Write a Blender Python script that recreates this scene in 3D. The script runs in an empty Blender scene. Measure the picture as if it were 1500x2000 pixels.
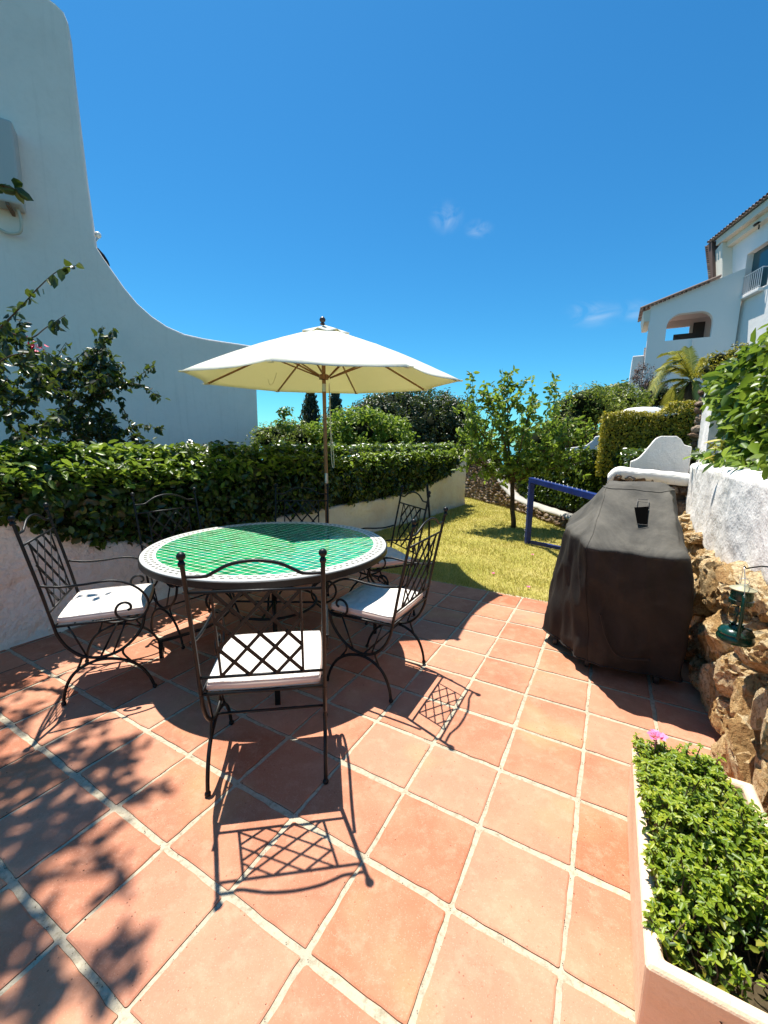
import bpy, bmesh, math, random
import numpy as np
from mathutils import Vector, Matrix, noise as mn
R = math.radians
rng = np.random.default_rng(7)
random.seed(7)
scene = bpy.context.scene
COL = scene.collection

# ------------------------------------------------------------------ camera
F, PITCH, ROLL, HC = 792.6, .1645, .0127, 1.43
c_, s_ = math.cos(PITCH), math.sin(PITCH)
_r = Vector((1, 0, 0)); _u = Vector((0, s_, c_)); CF = Vector((0, c_, -s_))
CR = _r*math.cos(ROLL)+_u*math.sin(ROLL); CU = -_r*math.sin(ROLL)+_u*math.cos(ROLL)
CO = Vector((0, 0, HC))
cd = bpy.data.cameras.new("camera"); cam = bpy.data.objects.new("camera", cd); COL.objects.link(cam)
cd.sensor_fit = 'VERTICAL'; cd.sensor_height = 24; cd.lens = 24*F/2000
cd.clip_start = .05; cd.clip_end = 20000
M = Matrix((CR, CU, -CF)).transposed().to_4x4(); M.translation = CO
cam.matrix_world = M
scene.camera = cam

# ------------------------------------------------------------------ light
SUN = Vector((-.1689, .2602, .9506)).normalized()       # direction towards the sun
w = bpy.data.worlds.new("World"); scene.world = w; w.use_nodes = True
nt = w.node_tree; nt.nodes.clear()
N = nt.nodes.new; Lk = nt.links.new
sky = N('ShaderNodeTexSky'); sky.sky_type = 'NISHITA'; sky.sun_disc = False
sky.sun_elevation = math.asin(SUN.z); sky.sun_rotation = math.atan2(SUN.x, SUN.y)
sky.altitude = 50; sky.air_density = 1.0; sky.dust_density = .25; sky.ozone_density = 3.0
hs = N('ShaderNodeHueSaturation'); hs.inputs['Saturation'].default_value = 1.18; hs.inputs['Value'].default_value = 1.0
Lk(sky.outputs[0], hs.inputs['Color'])
sm = N('ShaderNodeMixRGB'); sm.blend_type = 'MULTIPLY'; sm.inputs[0].default_value = 1; sm.inputs[2].default_value = (.37, .96, 1.08, 1)
Lk(hs.outputs[0], sm.inputs[1])
# thin wisps of cloud, placed by direction
tc = N('ShaderNodeTexCoord')
def wisp(prev, d, rad, amt, rotz, stretch):
    mp = N('ShaderNodeMapping'); mp.vector_type = 'POINT'
    v0 = N('ShaderNodeVectorMath'); v0.operation = 'SUBTRACT'; v0.inputs[1].default_value = d
    Lk(tc.outputs['Generated'], v0.inputs[0])
    mp.inputs['Rotation'].default_value = (0, rotz, 0); mp.inputs['Scale'].default_value = (1/stretch, 1, 1)
    Lk(v0.outputs[0], mp.inputs[0])
    ln = N('ShaderNodeVectorMath'); ln.operation = 'LENGTH'; Lk(mp.outputs[0], ln.inputs[0])
    mr = N('ShaderNodeMapRange'); mr.inputs[1].default_value = rad; mr.inputs[2].default_value = 0; mr.interpolation_type = 'SMOOTHSTEP'
    Lk(ln.outputs['Value'], mr.inputs[0])
    nz = N('ShaderNodeTexNoise'); nz.inputs['Scale'].default_value = 28; nz.inputs['Detail'].default_value = 6; nz.inputs['Distortion'].default_value = 1.2
    Lk(mp.outputs[0], nz.inputs['Vector'])
    m2 = N('ShaderNodeMapRange'); m2.inputs[1].default_value = .4; m2.inputs[2].default_value = .75; Lk(nz.outputs[0], m2.inputs[0])
    mu = N('ShaderNodeMath'); mu.operation = 'MULTIPLY'; Lk(mr.outputs[0], mu.inputs[0]); Lk(m2.outputs[0], mu.inputs[1])
    mu2 = N('ShaderNodeMath'); mu2.operation = 'MULTIPLY'; Lk(mu.outputs[0], mu2.inputs[0]); mu2.inputs[1].default_value = amt
    mx = N('ShaderNodeMixRGB'); Lk(mu2.outputs[0], mx.inputs[0]); Lk(prev, mx.inputs[1]); mx.inputs[2].default_value = (6, 6.5, 6.8, 1)
    return mx.outputs[0]
def pdir(px, py):
    return (CR*(px-750)/F - CU*(py-1000)/F + CF).normalized()
o = sm.outputs[0]
o = wisp(o, pdir(872, 425), .034, .30, .4, 1.2)
o = wisp(o, pdir(935, 447), .020, .38, -.7, 1.8)
o = wisp(o, pdir(1160, 612), .035, .36, -.12, 2.6)
o = wisp(o, pdir(1240, 606), .025, .34, 0, 3)
bgn = N('ShaderNodeBackground'); bgn.inputs['Strength'].default_value = .088
Lk(o, bgn.inputs[0]); wo = N('ShaderNodeOutputWorld'); Lk(bgn.outputs[0], wo.inputs[0])

sl = bpy.data.lights.new("sun", 'SUN'); sl.energy = 5.0; sl.angle = R(.53); sl.color = (1, .95, .86)
so = bpy.data.objects.new("sun", sl); COL.objects.link(so)
so.rotation_euler = SUN.to_track_quat('Z', 'Y').to_euler(); so.location = (0, 0, 30)
scene.view_settings.view_transform = 'Standard'; scene.view_settings.look = 'None'
scene.view_settings.exposure = .74; scene.view_settings.gamma = 1
scene.render.engine = 'CYCLES'

# ------------------------------------------------------------------ helpers
U = Vector((.4848, .8746, 0)); V = Vector((.8746, -.4848, 0)); Z = Vector((0, 0, 1))
GR = math.atan2(V.y, V.x)                      # garden frame: local x = V, local y = U
def W(u, v, z=0): return U*u+V*v+Z*z
def at(px, py, y):                              # point of the place seen at this pixel at depth y
    d = CR*(px-750)/F - CU*(py-1000)/F + CF
    return CO + d*(y/d.y)
def atp(px, py, p0, n):
    d = CR*(px-750)/F - CU*(py-1000)/F + CF
    return CO + d*((p0-CO).dot(n)/d.dot(n))
def lerpf(tab, x):
    return float(np.interp(x, [t[0] for t in tab], [t[1] for t in tab]))

def tag(o, label=None, cat=None, group=None, kind=None):
    if label: o['label'] = label
    if cat: o['category'] = cat
    if group: o['group'] = group
    if kind: o['kind'] = kind
    return o
def empty(name, loc=(0, 0, 0), rz=0, label=None, cat=None, group=None):
    o = bpy.data.objects.new(name, None); COL.objects.link(o); o.location = loc; o.rotation_euler = (0, 0, rz)
    o.empty_display_size = .1
    return tag(o, label, cat, group)
def meshobj(name, verts, faces, mat, parent=None, smooth=False, world=False):
    me = bpy.data.meshes.new(name); me.from_pydata([tuple(v) for v in verts], [], faces); me.update()
    return link(name, me, mat, parent, smooth, world)
def link(name, me, mat, parent=None, smooth=False, world=False):
    if smooth: me.shade_smooth()
    if mat: me.materials.append(mat)
    o = bpy.data.objects.new(name, me); COL.objects.link(o)
    if parent:
        o.parent = parent
        if world:
            bpy.context.view_layer.update()
            o.matrix_parent_inverse = parent.matrix_basis.inverted() if parent.parent is None else (parent.parent.matrix_basis @ parent.matrix_basis).inverted()
    return o
class MB:
    def __init__(s): s.v = []; s.f = []
    def add(s, vs, fs):
        n = len(s.v); s.v += [tuple(v) for v in vs]; s.f += [tuple(i+n for i in f) for f in fs]
    def tube(s, pts, r, n=8, cap=True, rs=None):
        pts = [Vector(p) for p in pts]; m = len(pts)
        t0 = (pts[1]-pts[0]).normalized()
        a = t0.orthogonal().normalized(); vs = []
        for i, p in enumerate(pts):
            t = (pts[min(i+1, m-1)]-pts[max(i-1, 0)])
            t = t.normalized() if t.length > 1e-9 else t0
            a = (a-t*a.dot(t)); a = a.normalized() if a.length > 1e-6 else t.orthogonal().normalized()
            b = t.cross(a); rr = rs[i] if rs else r
            for k in range(n):
                an = 2*math.pi*k/n; vs.append(p+a*math.cos(an)*rr+b*math.sin(an)*rr)
        fs = [(i*n+k, i*n+(k+1) % n, (i+1)*n+(k+1) % n, (i+1)*n+k) for i in range(m-1) for k in range(n)]
        if cap: fs += [tuple(range(n-1, -1, -1)), tuple((m-1)*n+k for k in range(n))]
        s.add(vs, fs)
    def lathe(s, prof, c=(0, 0, 0), n=24, axis=Z, cap=True):
        q = axis.to_track_quat('Z', 'Y') if axis != Z else None
        vs = []
        for r, z in prof:
            for k in range(n):
                a = 2*math.pi*k/n; p = Vector((r*math.cos(a), r*math.sin(a), z))
                if q: p = q @ p
                vs.append(p+Vector(c))
        m = len(prof)
        fs = [(i*n+k, i*n+(k+1) % n, (i+1)*n+(k+1) % n, (i+1)*n+k) for i in range(m-1) for k in range(n)]
        if cap: fs += [tuple(range(n-1, -1, -1)), tuple((m-1)*n+k for k in range(n))]
        s.add(vs, fs)
    def ball(s, c, r, n=10): s.lathe([(r*math.sin(math.pi*i/n)+1e-5, -r*math.cos(math.pi*i/n)) for i in range(n+1)], c, n+2)
    def box(s, c, d, ax=None):
        X, Y, Zz = ax or (Vector((1, 0, 0)), Vector((0, 1, 0)), Z); c = Vector(c)
        vs = [c+X*(i*d[0]/2)+Y*(j*d[1]/2)+Zz*(k*d[2]/2) for i in (-1, 1) for j in (-1, 1) for k in (-1, 1)]
        s.add(vs, [(0, 1, 3, 2), (4, 6, 7, 5), (0, 4, 5, 1), (2, 3, 7, 6), (0, 2, 6, 4), (1, 5, 7, 3)])
    def bar(s, a, b, w, h, side=None):
        a = Vector(a); b = Vector(b); t = (b-a); l = t.length; t.normalize()
        y = (side or Z.cross(t)); y = y-t*y.dot(t); y = y.normalized() if y.length > 1e-6 else t.orthogonal().normalized()
        s.box((a+b)/2, (l, w, h), (t, y, t.cross(y)))
    def prism(s, poly, n, th):     # poly: 3D points (planar), extruded along n by th
        m = len(poly); vs = [Vector(p) for p in poly]+[Vector(p)+n*th for p in poly]
        s.add(vs, [tuple(range(m)), tuple(range(2*m-1, m-1, -1))]+[(i, i+m, (i+1) % m+m, (i+1) % m) for i in range(m)])
    def build(s, name, mat, parent=None, smooth=False, bevel=0, world=False, sharp=None):
        o = meshobj(name, s.v, s.f, mat, parent, False, world)
        bm = bmesh.new(); bm.from_mesh(o.data); bmesh.ops.recalc_face_normals(bm, faces=bm.faces); bm.to_mesh(o.data); bm.free()
        if smooth: o.data.shade_smooth()
        if sharp: o.data.shade_smooth(); o.data.set_sharp_from_angle(angle=R(sharp))
        if bevel:
            b = o.modifiers.new('bevel', 'BEVEL'); b.width = bevel; b.segments = 2; b.limit_method = 'ANGLE'; b.angle_limit = R(40)
        return o
def spline(pts, n=8, closed=False):
    P = [Vector(p) for p in pts]; out = []; m = len(P)
    for i in range(m-1):
        p0 = P[max(i-1, 0)]; p1 = P[i]; p2 = P[i+1]; p3 = P[min(i+2, m-1)]
        for k in range(n):
            t = k/n
            out.append(.5*((2*p1)+(p2-p0)*t+(2*p0-5*p1+4*p2-p3)*t*t+(3*p1-p0-3*p2+p3)*t**3))
    out.append(P[-1]); return out

# ------------------------------------------------------------------ materials
def mat(name, base=(.5, .5, .5), rough=.6, metal=0, spec=.5):
    m = bpy.data.materials.new(name); m.use_nodes = True
    b = m.node_tree.nodes['Principled BSDF']
    b.inputs['Base Color'].default_value = (*base, 1); b.inputs['Roughness'].default_value = rough
    b.inputs['Metallic'].default_value = metal; b.inputs['Specular IOR Level'].default_value = spec
    return m
class NT:
    def __init__(s, m): s.m = m; s.t = m.node_tree; s.b = s.t.nodes['Principled BSDF']; s.co = None
    def n(s, ty, **k):
        x = s.t.nodes.new(ty)
        for a, b in k.items():
            if a.startswith('i_'): x.inputs[a[2:].replace('_', ' ')].default_value = b
            else: setattr(x, a, b)
        return x
    def l(s, a, b): s.t.links.new(a, b)
    def coord(s, scale=(1, 1, 1)):
        if not s.co: s.co = s.n('ShaderNodeTexCoord')
        mp = s.n('ShaderNodeMapping'); mp.inputs['Scale'].default_value = scale
        s.l(s.co.outputs['Object'], mp.inputs[0]); return mp.outputs[0]
    def noise(s, scale, detail=4, rough=.55, sc=(1, 1, 1), dist=0):
        x = s.n('ShaderNodeTexNoise'); x.inputs['Scale'].default_value = scale; x.inputs['Detail'].default_value = detail
        x.inputs['Roughness'].default_value = rough; x.inputs['Distortion'].default_value = dist; s.l(s.coord(sc), x.inputs['Vector']); return x.outputs[0]
    def ramp(s, v, stops):
        x = s.n('ShaderNodeValToRGB'); e = x.color_ramp.elements
        while len(e) < len(stops): e.new(.5)
        for i, (p, c) in enumerate(stops): e[i].position = p; e[i].color = (*c, 1) if len(c) == 3 else c
        s.l(v, x.inputs[0]); return x.outputs[0]
    def mix(s, f, a, b, mode='MIX'):
        x = s.n('ShaderNodeMixRGB', blend_type=mode)
        for i, q in ((0, f), (1, a), (2, b)):
            if isinstance(q, (int, float)): x.inputs[i].default_value = q
            elif isinstance(q, tuple): x.inputs[i].default_value = (*q, 1)
            else: s.l(q, x.inputs[i])
        return x.outputs[0]
    def math(s, op, a, b=None, c=None):
        x = s.n('ShaderNodeMath', operation=op)
        for i, q in enumerate((a, b, c)):
            if q is None: continue
            if isinstance(q, (int, float)): x.inputs[i].default_value = q
            else: s.l(q, x.inputs[i])
        return x.outputs[0]
    def mr(s, v, a, b, c=0, d=1):
        x = s.n('ShaderNodeMapRange'); s.l(v, x.inputs[0])
        for i, q in enumerate((a, b, c, d)): x.inputs[i+1].default_value = q
        return x.outputs[0]
    def bump(s, h, dist=.01, st=1, prev=None):
        x = s.n('ShaderNodeBump'); x.inputs['Distance'].default_value = dist; x.inputs['Strength'].default_value = st
        s.l(h, x.inputs['Height'])
        if prev: s.l(prev, x.inputs['Normal'])
        return x.outputs[0]
    def color(s, c): s.l(c, s.b.inputs['Base Color'])
    def normal(s, n_): s.l(n_, s.b.inputs['Normal'])
    def rough(s, v): s.l(v, s.b.inputs['Roughness'])

def plaster(name, col=(.8, .79, .76), dirt=(.55, .53, .48), amt=.35, b1=.02, b2=.004, sc=1.0, streak=0.0):
    m = mat(name, col, .9, spec=.2); t = NT(m)
    a = t.noise(1.2*sc, 5, .6); f = t.mr(a, .45, .75, 0, amt)
    c = t.mix(f, col, dirt)
    fine = t.noise(22*sc, 3); c = t.mix(t.mr(fine, .5, .8, 0, amt*.5), c, dirt)
    if streak:
        s1 = t.noise(2.2, 4, .6, (6, 6, .35)); c = t.mix(t.mr(s1, .55, .8, 0, streak), c, dirt)
    t.color(c)
    nb = t.bump(t.noise(7*sc, 3, .5), b1, 1); nb = t.bump(t.noise(45*sc, 4, .6), b2, 1, nb); t.normal(nb); return m
M_house = plaster('white render warmed against skylight', (.95, .82, .72), (.70, .59, .50), .35, .008, .002, .6, .35)  # warm tint put into the white to offset blue skylight; dirt patches and streaks
M_low = plaster('rough limewash', (.90, .82, .68), (.66, .50, .38), .6, .05, .008, 1.2)
M_white = plaster('thick white plaster', (.88, .84, .79), (.68, .65, .61), .35, .014, .004, 1.6)
M_villa = plaster('villa render', (.90, .86, .82), (.74, .71, .68), .15, .01, .002, .5)
M_cream = plaster('cream cornice', (.80, .74, .62), (.7, .62, .5), .2, .004, .002, 1)
M_pinkceil = plaster('pink porch ceiling', (.80, .62, .55), (.66, .5, .44), .2, .004, .002, 1)
M_planter = plaster('rendered planter', (.84, .62, .43), (.62, .36, .18), .5, .004, .002, 2)

def rockmat(name, cols, bumpd=.02, sc=1):
    m = mat(name, cols[0], .9, spec=.25); t = NT(m)
    g = t.n('ShaderNodeNewGeometry')
    a = t.noise(5*sc, 6, .65, dist=.6)
    r = t.math('MULTIPLY_ADD', g.outputs['Random Per Island'], .35, t.math('MULTIPLY', a, .75))
    c = t.ramp(r, [(.2, cols[0]), (.45, cols[1]), (.62, cols[2]), (.85, cols[3])])
    pit = t.noise(46*sc, 6, .78); c = t.mix(t.mr(pit, .5, .62, 0, .8), c, cols[0]); c = t.mix(t.mr(t.noise(9*sc, 6, .7, dist=1.5), .55, .7, 0, .7), c, cols[1])
    t.color(c)
    nb = t.bump(t.noise(9*sc, 6, .65), bumpd*2, 1); nb = t.bump(t.noise(45*sc, 6, .7), bumpd, 1, nb); t.normal(nb); return m
M_rock = rockmat('ochre fieldstone', [(.24, .11, .035), (.60, .38, .16), (.76, .58, .33), (.80, .68, .46)], .028)
M_rock2 = rockmat('brown rubble', [(.09, .055, .035), (.22, .14, .09), (.33, .24, .17), (.5, .42, .33)])
M_mortar = plaster('dark joint', (.13, .085, .05), (.06, .04, .03), .6, .02, .01, 2)

def leafmat(name, stops, trans=.3, rough=.42, tcol=(.35, .5, .05)):
    m = mat(name, stops[0], rough, spec=.5); t = NT(m)
    g = t.n('ShaderNodeNewGeometry')
    k = len(stops)
    c = t.ramp(g.outputs['Random Per Island'], [(i/(k-1) if k > 1 else 0, s) for i, s in enumerate(stops)])
    t.color(c)
    tr = t.n('ShaderNodeBsdfTranslucent'); t.l(t.mix(.6, c, tcol), tr.inputs[0])
    mx = t.n('ShaderNodeMixShader'); mx.inputs[0].default_value = trans
    out = t.t.nodes['Material Output']; t.l(t.b.outputs[0], mx.inputs[1]); t.l(tr.outputs[0], mx.inputs[2]); t.l(mx.outputs[0], out.inputs[0])
    return m
L_ivy = leafmat('ivy leaf', [(.008, .018, .004), (.014, .034, .006), (.03, .065, .01), (.09, .15, .02)], .2, .3)
L_vine = leafmat('vine leaf', [(.014, .04, .008), (.045, .10, .012), (.12, .22, .02), (.29, .38, .04)], .35)
L_citrus = leafmat('citrus leaf', [(.05, .09, .012), (.11, .18, .02), (.20, .28, .03), (.36, .42, .05)], .45)
L_dark = leafmat('dark evergreen leaf', [(.012, .022, .008), (.025, .042, .012), (.045, .065, .02), (.09, .10, .05)], .15)
L_cyp = leafmat('cypress foliage', [(.008, .018, .008), (.014, .03, .012), (.02, .04, .015)], .05, .6)
L_hedge = leafmat('golden hedge leaf', [(.09, .09, .012), (.22, .20, .015), (.42, .36, .025), (.6, .46, .04)], .3, .5, (.5, .45, .03))
L_boug = leafmat('climber leaf', [(.008, .014, .007), (.014, .026, .009), (.03, .05, .012), (.09, .12, .025)], .15, .35)
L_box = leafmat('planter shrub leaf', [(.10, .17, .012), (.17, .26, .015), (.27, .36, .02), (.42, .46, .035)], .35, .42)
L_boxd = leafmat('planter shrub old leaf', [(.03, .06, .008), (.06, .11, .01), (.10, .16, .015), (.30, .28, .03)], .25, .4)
L_ivy_lit = leafmat('sunlit young ivy leaf', [(.02, .045, .006), (.06, .12, .012), (.16, .25, .025), (.34, .42, .05)], .35, .4)  # brighter than the ivy leaf: sunlight put into the colour
L_palm = leafmat('palm leaflet', [(.16, .19, .03), (.32, .33, .05), (.48, .45, .09), (.6, .5, .1)], .3, .5, (.5, .45, .05))
L_brown = leafmat('dry twig leaf', [(.09, .05, .045), (.15, .09, .08), (.22, .14, .12)], .1, .7, (.3, .2, .1))
L_mid = leafmat('shrub leaf', [(.05, .07, .012), (.12, .15, .02), (.22, .25, .03), (.34, .34, .06)], .3)
L_grass = leafmat('grass blade', [(.28, .28, .04), (.48, .42, .09), (.64, .53, .15), (.76, .63, .27)], .25, .6, (.5, .5, .1))
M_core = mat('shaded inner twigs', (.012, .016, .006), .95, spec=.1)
M_bark = mat('bark', (.12, .08, .05), .9, spec=.2); t = NT(M_bark); t.color(t.ramp(t.noise(14, 5, .6, (1, 1, .3)), [(.3, (.04, .024, .014)), (.7, (.15, .10, .06))])); t.normal(t.bump(t.noise(30, 4), .01))
M_pink = mat('pink petal', (.85, .22, .42), .5); M_mag = mat('magenta bract', (.75, .02, .10), .5); M_yel = mat('lemon skin', (.8, .6, .03), .4)

M_iron = mat('black wrought iron', (.012, .013, .013), .42, 0, .3); t = NT(M_iron); t.color(t.ramp(t.noise(30, 4), [(.35, (.004, .0045, .005)), (.75, (.012, .012, .011))])); t.normal(t.bump(t.noise(120, 3), .0008))
M_cush = mat('white cushion cotton', (.80, .74, .67), .95, spec=.1); t = NT(M_cush)
t.color(t.mix(t.mr(t.noise(6, 4), .5, .8, 0, .5), (.80, .74, .67), (.66, .58, .50))); t.normal(t.bump(t.noise(8, 5, .55, dist=1.2), .03, 1, t.bump(t.noise(300, 2), .0006)))
M_side_bounce = mat('cushion side with bounce tint', (.72, .56, .46), .95, spec=.1)  # pinkish light bounced off the floor is put into this colour
M_wood = mat('varnished wood', (.30, .14, .05), .4); t = NT(M_wood); t.color(t.ramp(t.noise(6, 4, .6, (8, 8, .6)), [(.3, (.17, .07, .025)), (.7, (.36, .18, .07))]))
M_steel = mat('brushed steel', (.6, .6, .6), .3, .9)
M_rope = mat('cream cord', (.75, .7, .55), .9)
M_blue = mat('blue painted wood', (.008, .03, .24), .4); t = NT(M_blue); t.color(t.ramp(t.noise(9, 4), [(.3, (.003, .014, .12)), (.8, (.008, .035, .22))])); t.normal(t.bump(t.noise(60, 3), .001))
M_lant = mat('dark green enamel', (.002, .030, .018), .2, 0, .5)
M_lanttop = mat('weathered tin', (.36, .34, .22), .6, .2)
M_glass = mat('lantern glass', (.9, .9, .85), .03); M_glass.node_tree.nodes['Principled BSDF'].inputs['Transmission Weight'].default_value = 1.0; M_glass.node_tree.nodes['Principled BSDF'].inputs['IOR'].default_value = 1.2
M_black = mat('black hole shade', (.002, .002, .002), 1, spec=0)
M_winglass = mat('window glass', (.03, .09, .11), .08, 0, .6)
M_rail = mat('white railing', (.75, .75, .76), .5)
M_rub = mat('black castor rubber', (.015, .015, .015), .6)

# parasol canvas: thin cloth, lit through
M_canvas = mat('cream parasol canvas', (.86, .83, .74), .9, spec=.1); t = NT(M_canvas)
t.color(t.mix(t.mr(t.noise(3, 4), .5, .8, 0, .3), (.86, .84, .76), (.76, .73, .62)))
t.normal(t.bump(t.noise(4, 3, .5, (1, 1, 4)), .02, .6))
tr = t.n('ShaderNodeBsdfTranslucent'); tr.inputs[0].default_value = (.86, .82, .50, 1)
mx = t.n('ShaderNodeMixShader'); mx.inputs[0].default_value = .34
t.l(t.b.outputs[0], mx.inputs[1]); t.l(tr.outputs[0], mx.inputs[2]); t.l(mx.outputs[0], t.t.nodes['Material Output'].inputs[0])

# grill cover cloth: faded top; sunlit top and shaded sides put into the colour
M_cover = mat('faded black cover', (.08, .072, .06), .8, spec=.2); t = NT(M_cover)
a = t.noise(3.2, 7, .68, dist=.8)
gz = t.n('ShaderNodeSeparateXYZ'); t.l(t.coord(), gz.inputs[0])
worn_lit = t.ramp(a, [(.3, (.055, .052, .046)), (.5, (.10, .092, .078)), (.75, (.16, .145, .12))])
fresh_shaded = t.ramp(a, [(.3, (.014, .013, .013)), (.6, (.026, .024, .022)), (.85, (.05, .046, .042))])
t.color(t.mix(t.mr(t.math('ADD', gz.outputs[2], t.math('MULTIPLY', a, .08)), .88, .93), fresh_shaded, worn_lit))
nb = t.bump(t.noise(4, 3, .5, (1, 1, .5)), .03, .7); t.normal(t.bump(t.noise(60, 3), .0015, 1, nb))

# terracotta tile: every tile an island with a tone of its own
M_tile = mat('terracotta tile', (.6, .3, .17), .75, spec=.3); t = NT(M_tile)
g = t.n('ShaderNodeNewGeometry'); rnd = g.outputs['Random Per Island']
base = t.ramp(rnd, [(0, (.38, .135, .070)), (.3, (.47, .19, .108)), (.6, (.51, .23, .145)), (.85, (.42, .14, .066)), (1, (.52, .23, .13))])
big = t.noise(3.2, 4, .6, dist=.5); base = t.mix(t.mr(big, .42, .72, 0, .55), base, (.63, .33, .21))
yl = t.noise(1.7, 3, .5); base = t.mix(t.mr(yl, .56, .74, 0, .5), base, (.62, .38, .17))
sp = t.noise(95, 4, .7); base = t.mix(t.mr(sp, .60, .70, 0, .65), base, (.30, .13, .07))
sp2 = t.noise(32, 5, .7); base = t.mix(t.mr(sp2, .56, .76, 0, .6), base, (.42, .19, .10))
vo = t.n('ShaderNodeTexVoronoi'); vo.inputs['Scale'].default_value = 28; t.l(t.coord(), vo.inputs['Vector'])
base = t.mix(t.math('MULTIPLY', t.math('LESS_THAN', vo.outputs['Distance'], .07), .65), base, (.12, .05, .03))
sp3 = t.noise(240, 2, .6); base = t.mix(t.mr(sp3, .60, .70, 0, .3), base, (.78, .5, .38))
sp4 = t.noise(14, 7, .75, dist=.15); base = t.mix(t.mr(sp4, .50, .72, 0, .5), base, (.68, .36, .24))
sp5 = t.noise(6, 6, .75); base = t.mix(t.mr(sp5, .60, .76, 0, .45), base, (.36, .14, .07))
cz_ = t.n('ShaderNodeSeparateXYZ'); t.l(t.coord(), cz_.inputs[0])
base = t.mix(t.math('MULTIPLY', t.math('LESS_THAN', cz_.outputs[2], -.0016), t.mr(t.noise(7, 4), .42, .52, 0, .92)), base, (.06, .035, .02))
t.color(base); t.rough(t.mr(big, .3, .7, .6, .85))
nb = t.bump(t.noise(5, 4, .5), .006, 1); nb = t.bump(t.noise(90, 4, .7), .0012, 1, nb); t.normal(nb)
M_grout = mat('sand grout', (.5, .45, .34), .95, spec=.1); t = NT(M_grout)
c = t.mix(t.mr(t.noise(3, 4), .4, .7), (.52, .45, .33), (.42, .37, .28)); c = t.mix(t.mr(t.noise(55, 6, .75), .48, .66, 0, .75), c, (.24, .20, .13))
t.color(c); t.normal(t.bump(t.noise(80, 5, .7), .003, 1, t.bump(t.noise(14, 3), .006)))

M_lawn = mat('dry lawn soil', (.25, .24, .08), .95, spec=.1); t = NT(M_lawn)
t.color(t.ramp(t.noise(1.6, 5, .6), [(.3, (.28, .27, .05)), (.55, (.42, .37, .10)), (.75, (.5, .42, .17))])); t.normal(t.bump(t.noise(60, 4), .02))
M_soil = mat('dry soil', (.16, .11, .06), .95, spec=.1); t = NT(M_soil); t.color(t.ramp(t.noise(3, 6, .65), [(.3, (.04, .03, .018)), (.7, (.12, .09, .05))])); t.normal(t.bump(t.noise(6, 5), .08))
M_sea = mat('sea water', (.01, .06, .12), .12, spec=.5); t = NT(M_sea); t.normal(t.bump(t.noise(.05, 5), 2))

# mosaic top: green glazed lozenges in pale grout, ringed with a pale border
M_mos = mat('glazed mosaic', (.02, .25, .1), .1, spec=.45); t = NT(M_mos)
co = t.n('ShaderNodeTexCoord'); sx = t.n('ShaderNodeSeparateXYZ'); t.l(co.outputs['Object'], sx.inputs[0])
X, Y = sx.outputs[0], sx.outputs[1]
r2 = t.math('SQRT', t.math('ADD', t.math('MULTIPLY', X, X), t.math('MULTIPLY', Y, Y)))
ang = t.math('ARCTAN2', Y, X)
ca, sa = math.cos(R(-28)), math.sin(R(-28))
p = t.math('ADD', t.math('MULTIPLY', X, ca), t.math('MULTIPLY', Y, sa))
q = t.math('ADD', t.math('MULTIPLY', X, -sa), t.math('MULTIPLY', Y, ca))
PW, QW = .058, .043
ps = t.math('DIVIDE', p, PW); qs = t.math('DIVIDE', q, QW)
def cell(x): return t.math('ABSOLUTE', t.math('SUBTRACT', t.math('FRACT', x), .5))   # 0 centre .. .5 edge
pd = t.math('SUBTRACT', .5, cell(ps)); qd = t.math('SUBTRACT', .5, cell(qs))       # 0 at the joint
g1 = t.math('LESS_THAN', pd, .022); g2 = t.math('LESS_THAN', qd, .05)
st = t.math('LESS_THAN', t.math('ADD', pd, t.math('MULTIPLY', qd, .8)), .165)
grout = t.math('MAXIMUM', st, t.math('MAXIMUM', g1, g2))
wn = t.n('ShaderNodeTexWhiteNoise'); wn.noise_dimensions = '2D'; cb = t.n('ShaderNodeCombineXYZ')
t.l(t.math('FLOOR', ps), cb.inputs[0]); t.l(t.math('FLOOR', qs), cb.inputs[1]); t.l(cb.outputs[0], wn.inputs['Vector'])
gc = t.ramp(wn.outputs['Value'], [(0, (.001, .17, .055)), (.4, (.001, .27, .09)), (.75, (.003, .36, .13)), (1, (.001, .24, .15))])
c = t.mix(grout, gc, (.62, .60, .44))
# border
RT = .80
inner = t.math('GREATER_THAN', r2, RT-.090)
c = t.mix(inner, c, (.62, .61, .57))
for r0, r1, ph in ((RT-.072, RT-.054, 0), (RT-.044, RT-.026, .5)):
    band = t.math('MULTIPLY', t.math('GREATER_THAN', r2, r0), t.math('LESS_THAN', r2, r1))
    a2 = t.math('FRACT', t.math('ADD', t.math('MULTIPLY', ang, 104/(2*math.pi)), ph))
    dk = t.math('MULTIPLY', band, t.math('LESS_THAN', t.math('ABSOLUTE', t.math('SUBTRACT', a2, .5)), .27))
    c = t.mix(dk, c, (.12, .12, .10))
t.color(c); t.rough(t.mix(t.math('MAXIMUM', grout, inner), (.08, .08, .08), (.45, .45, .45)))
t.normal(t.bump(t.math('SUBTRACT', 1, grout), .0012, .6, t.bump(t.noise(18, 3), .003, .5)))

# roof tile
M_roof = mat('clay roof tile', (.32, .16, .10), .85); t = NT(M_roof); g = t.n('ShaderNodeNewGeometry')
t.color(t.ramp(g.outputs['Random Per Island'], [(0, (.12, .07, .055)), (.5, (.20, .13, .10)), (1, (.34, .27, .22))]))

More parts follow.
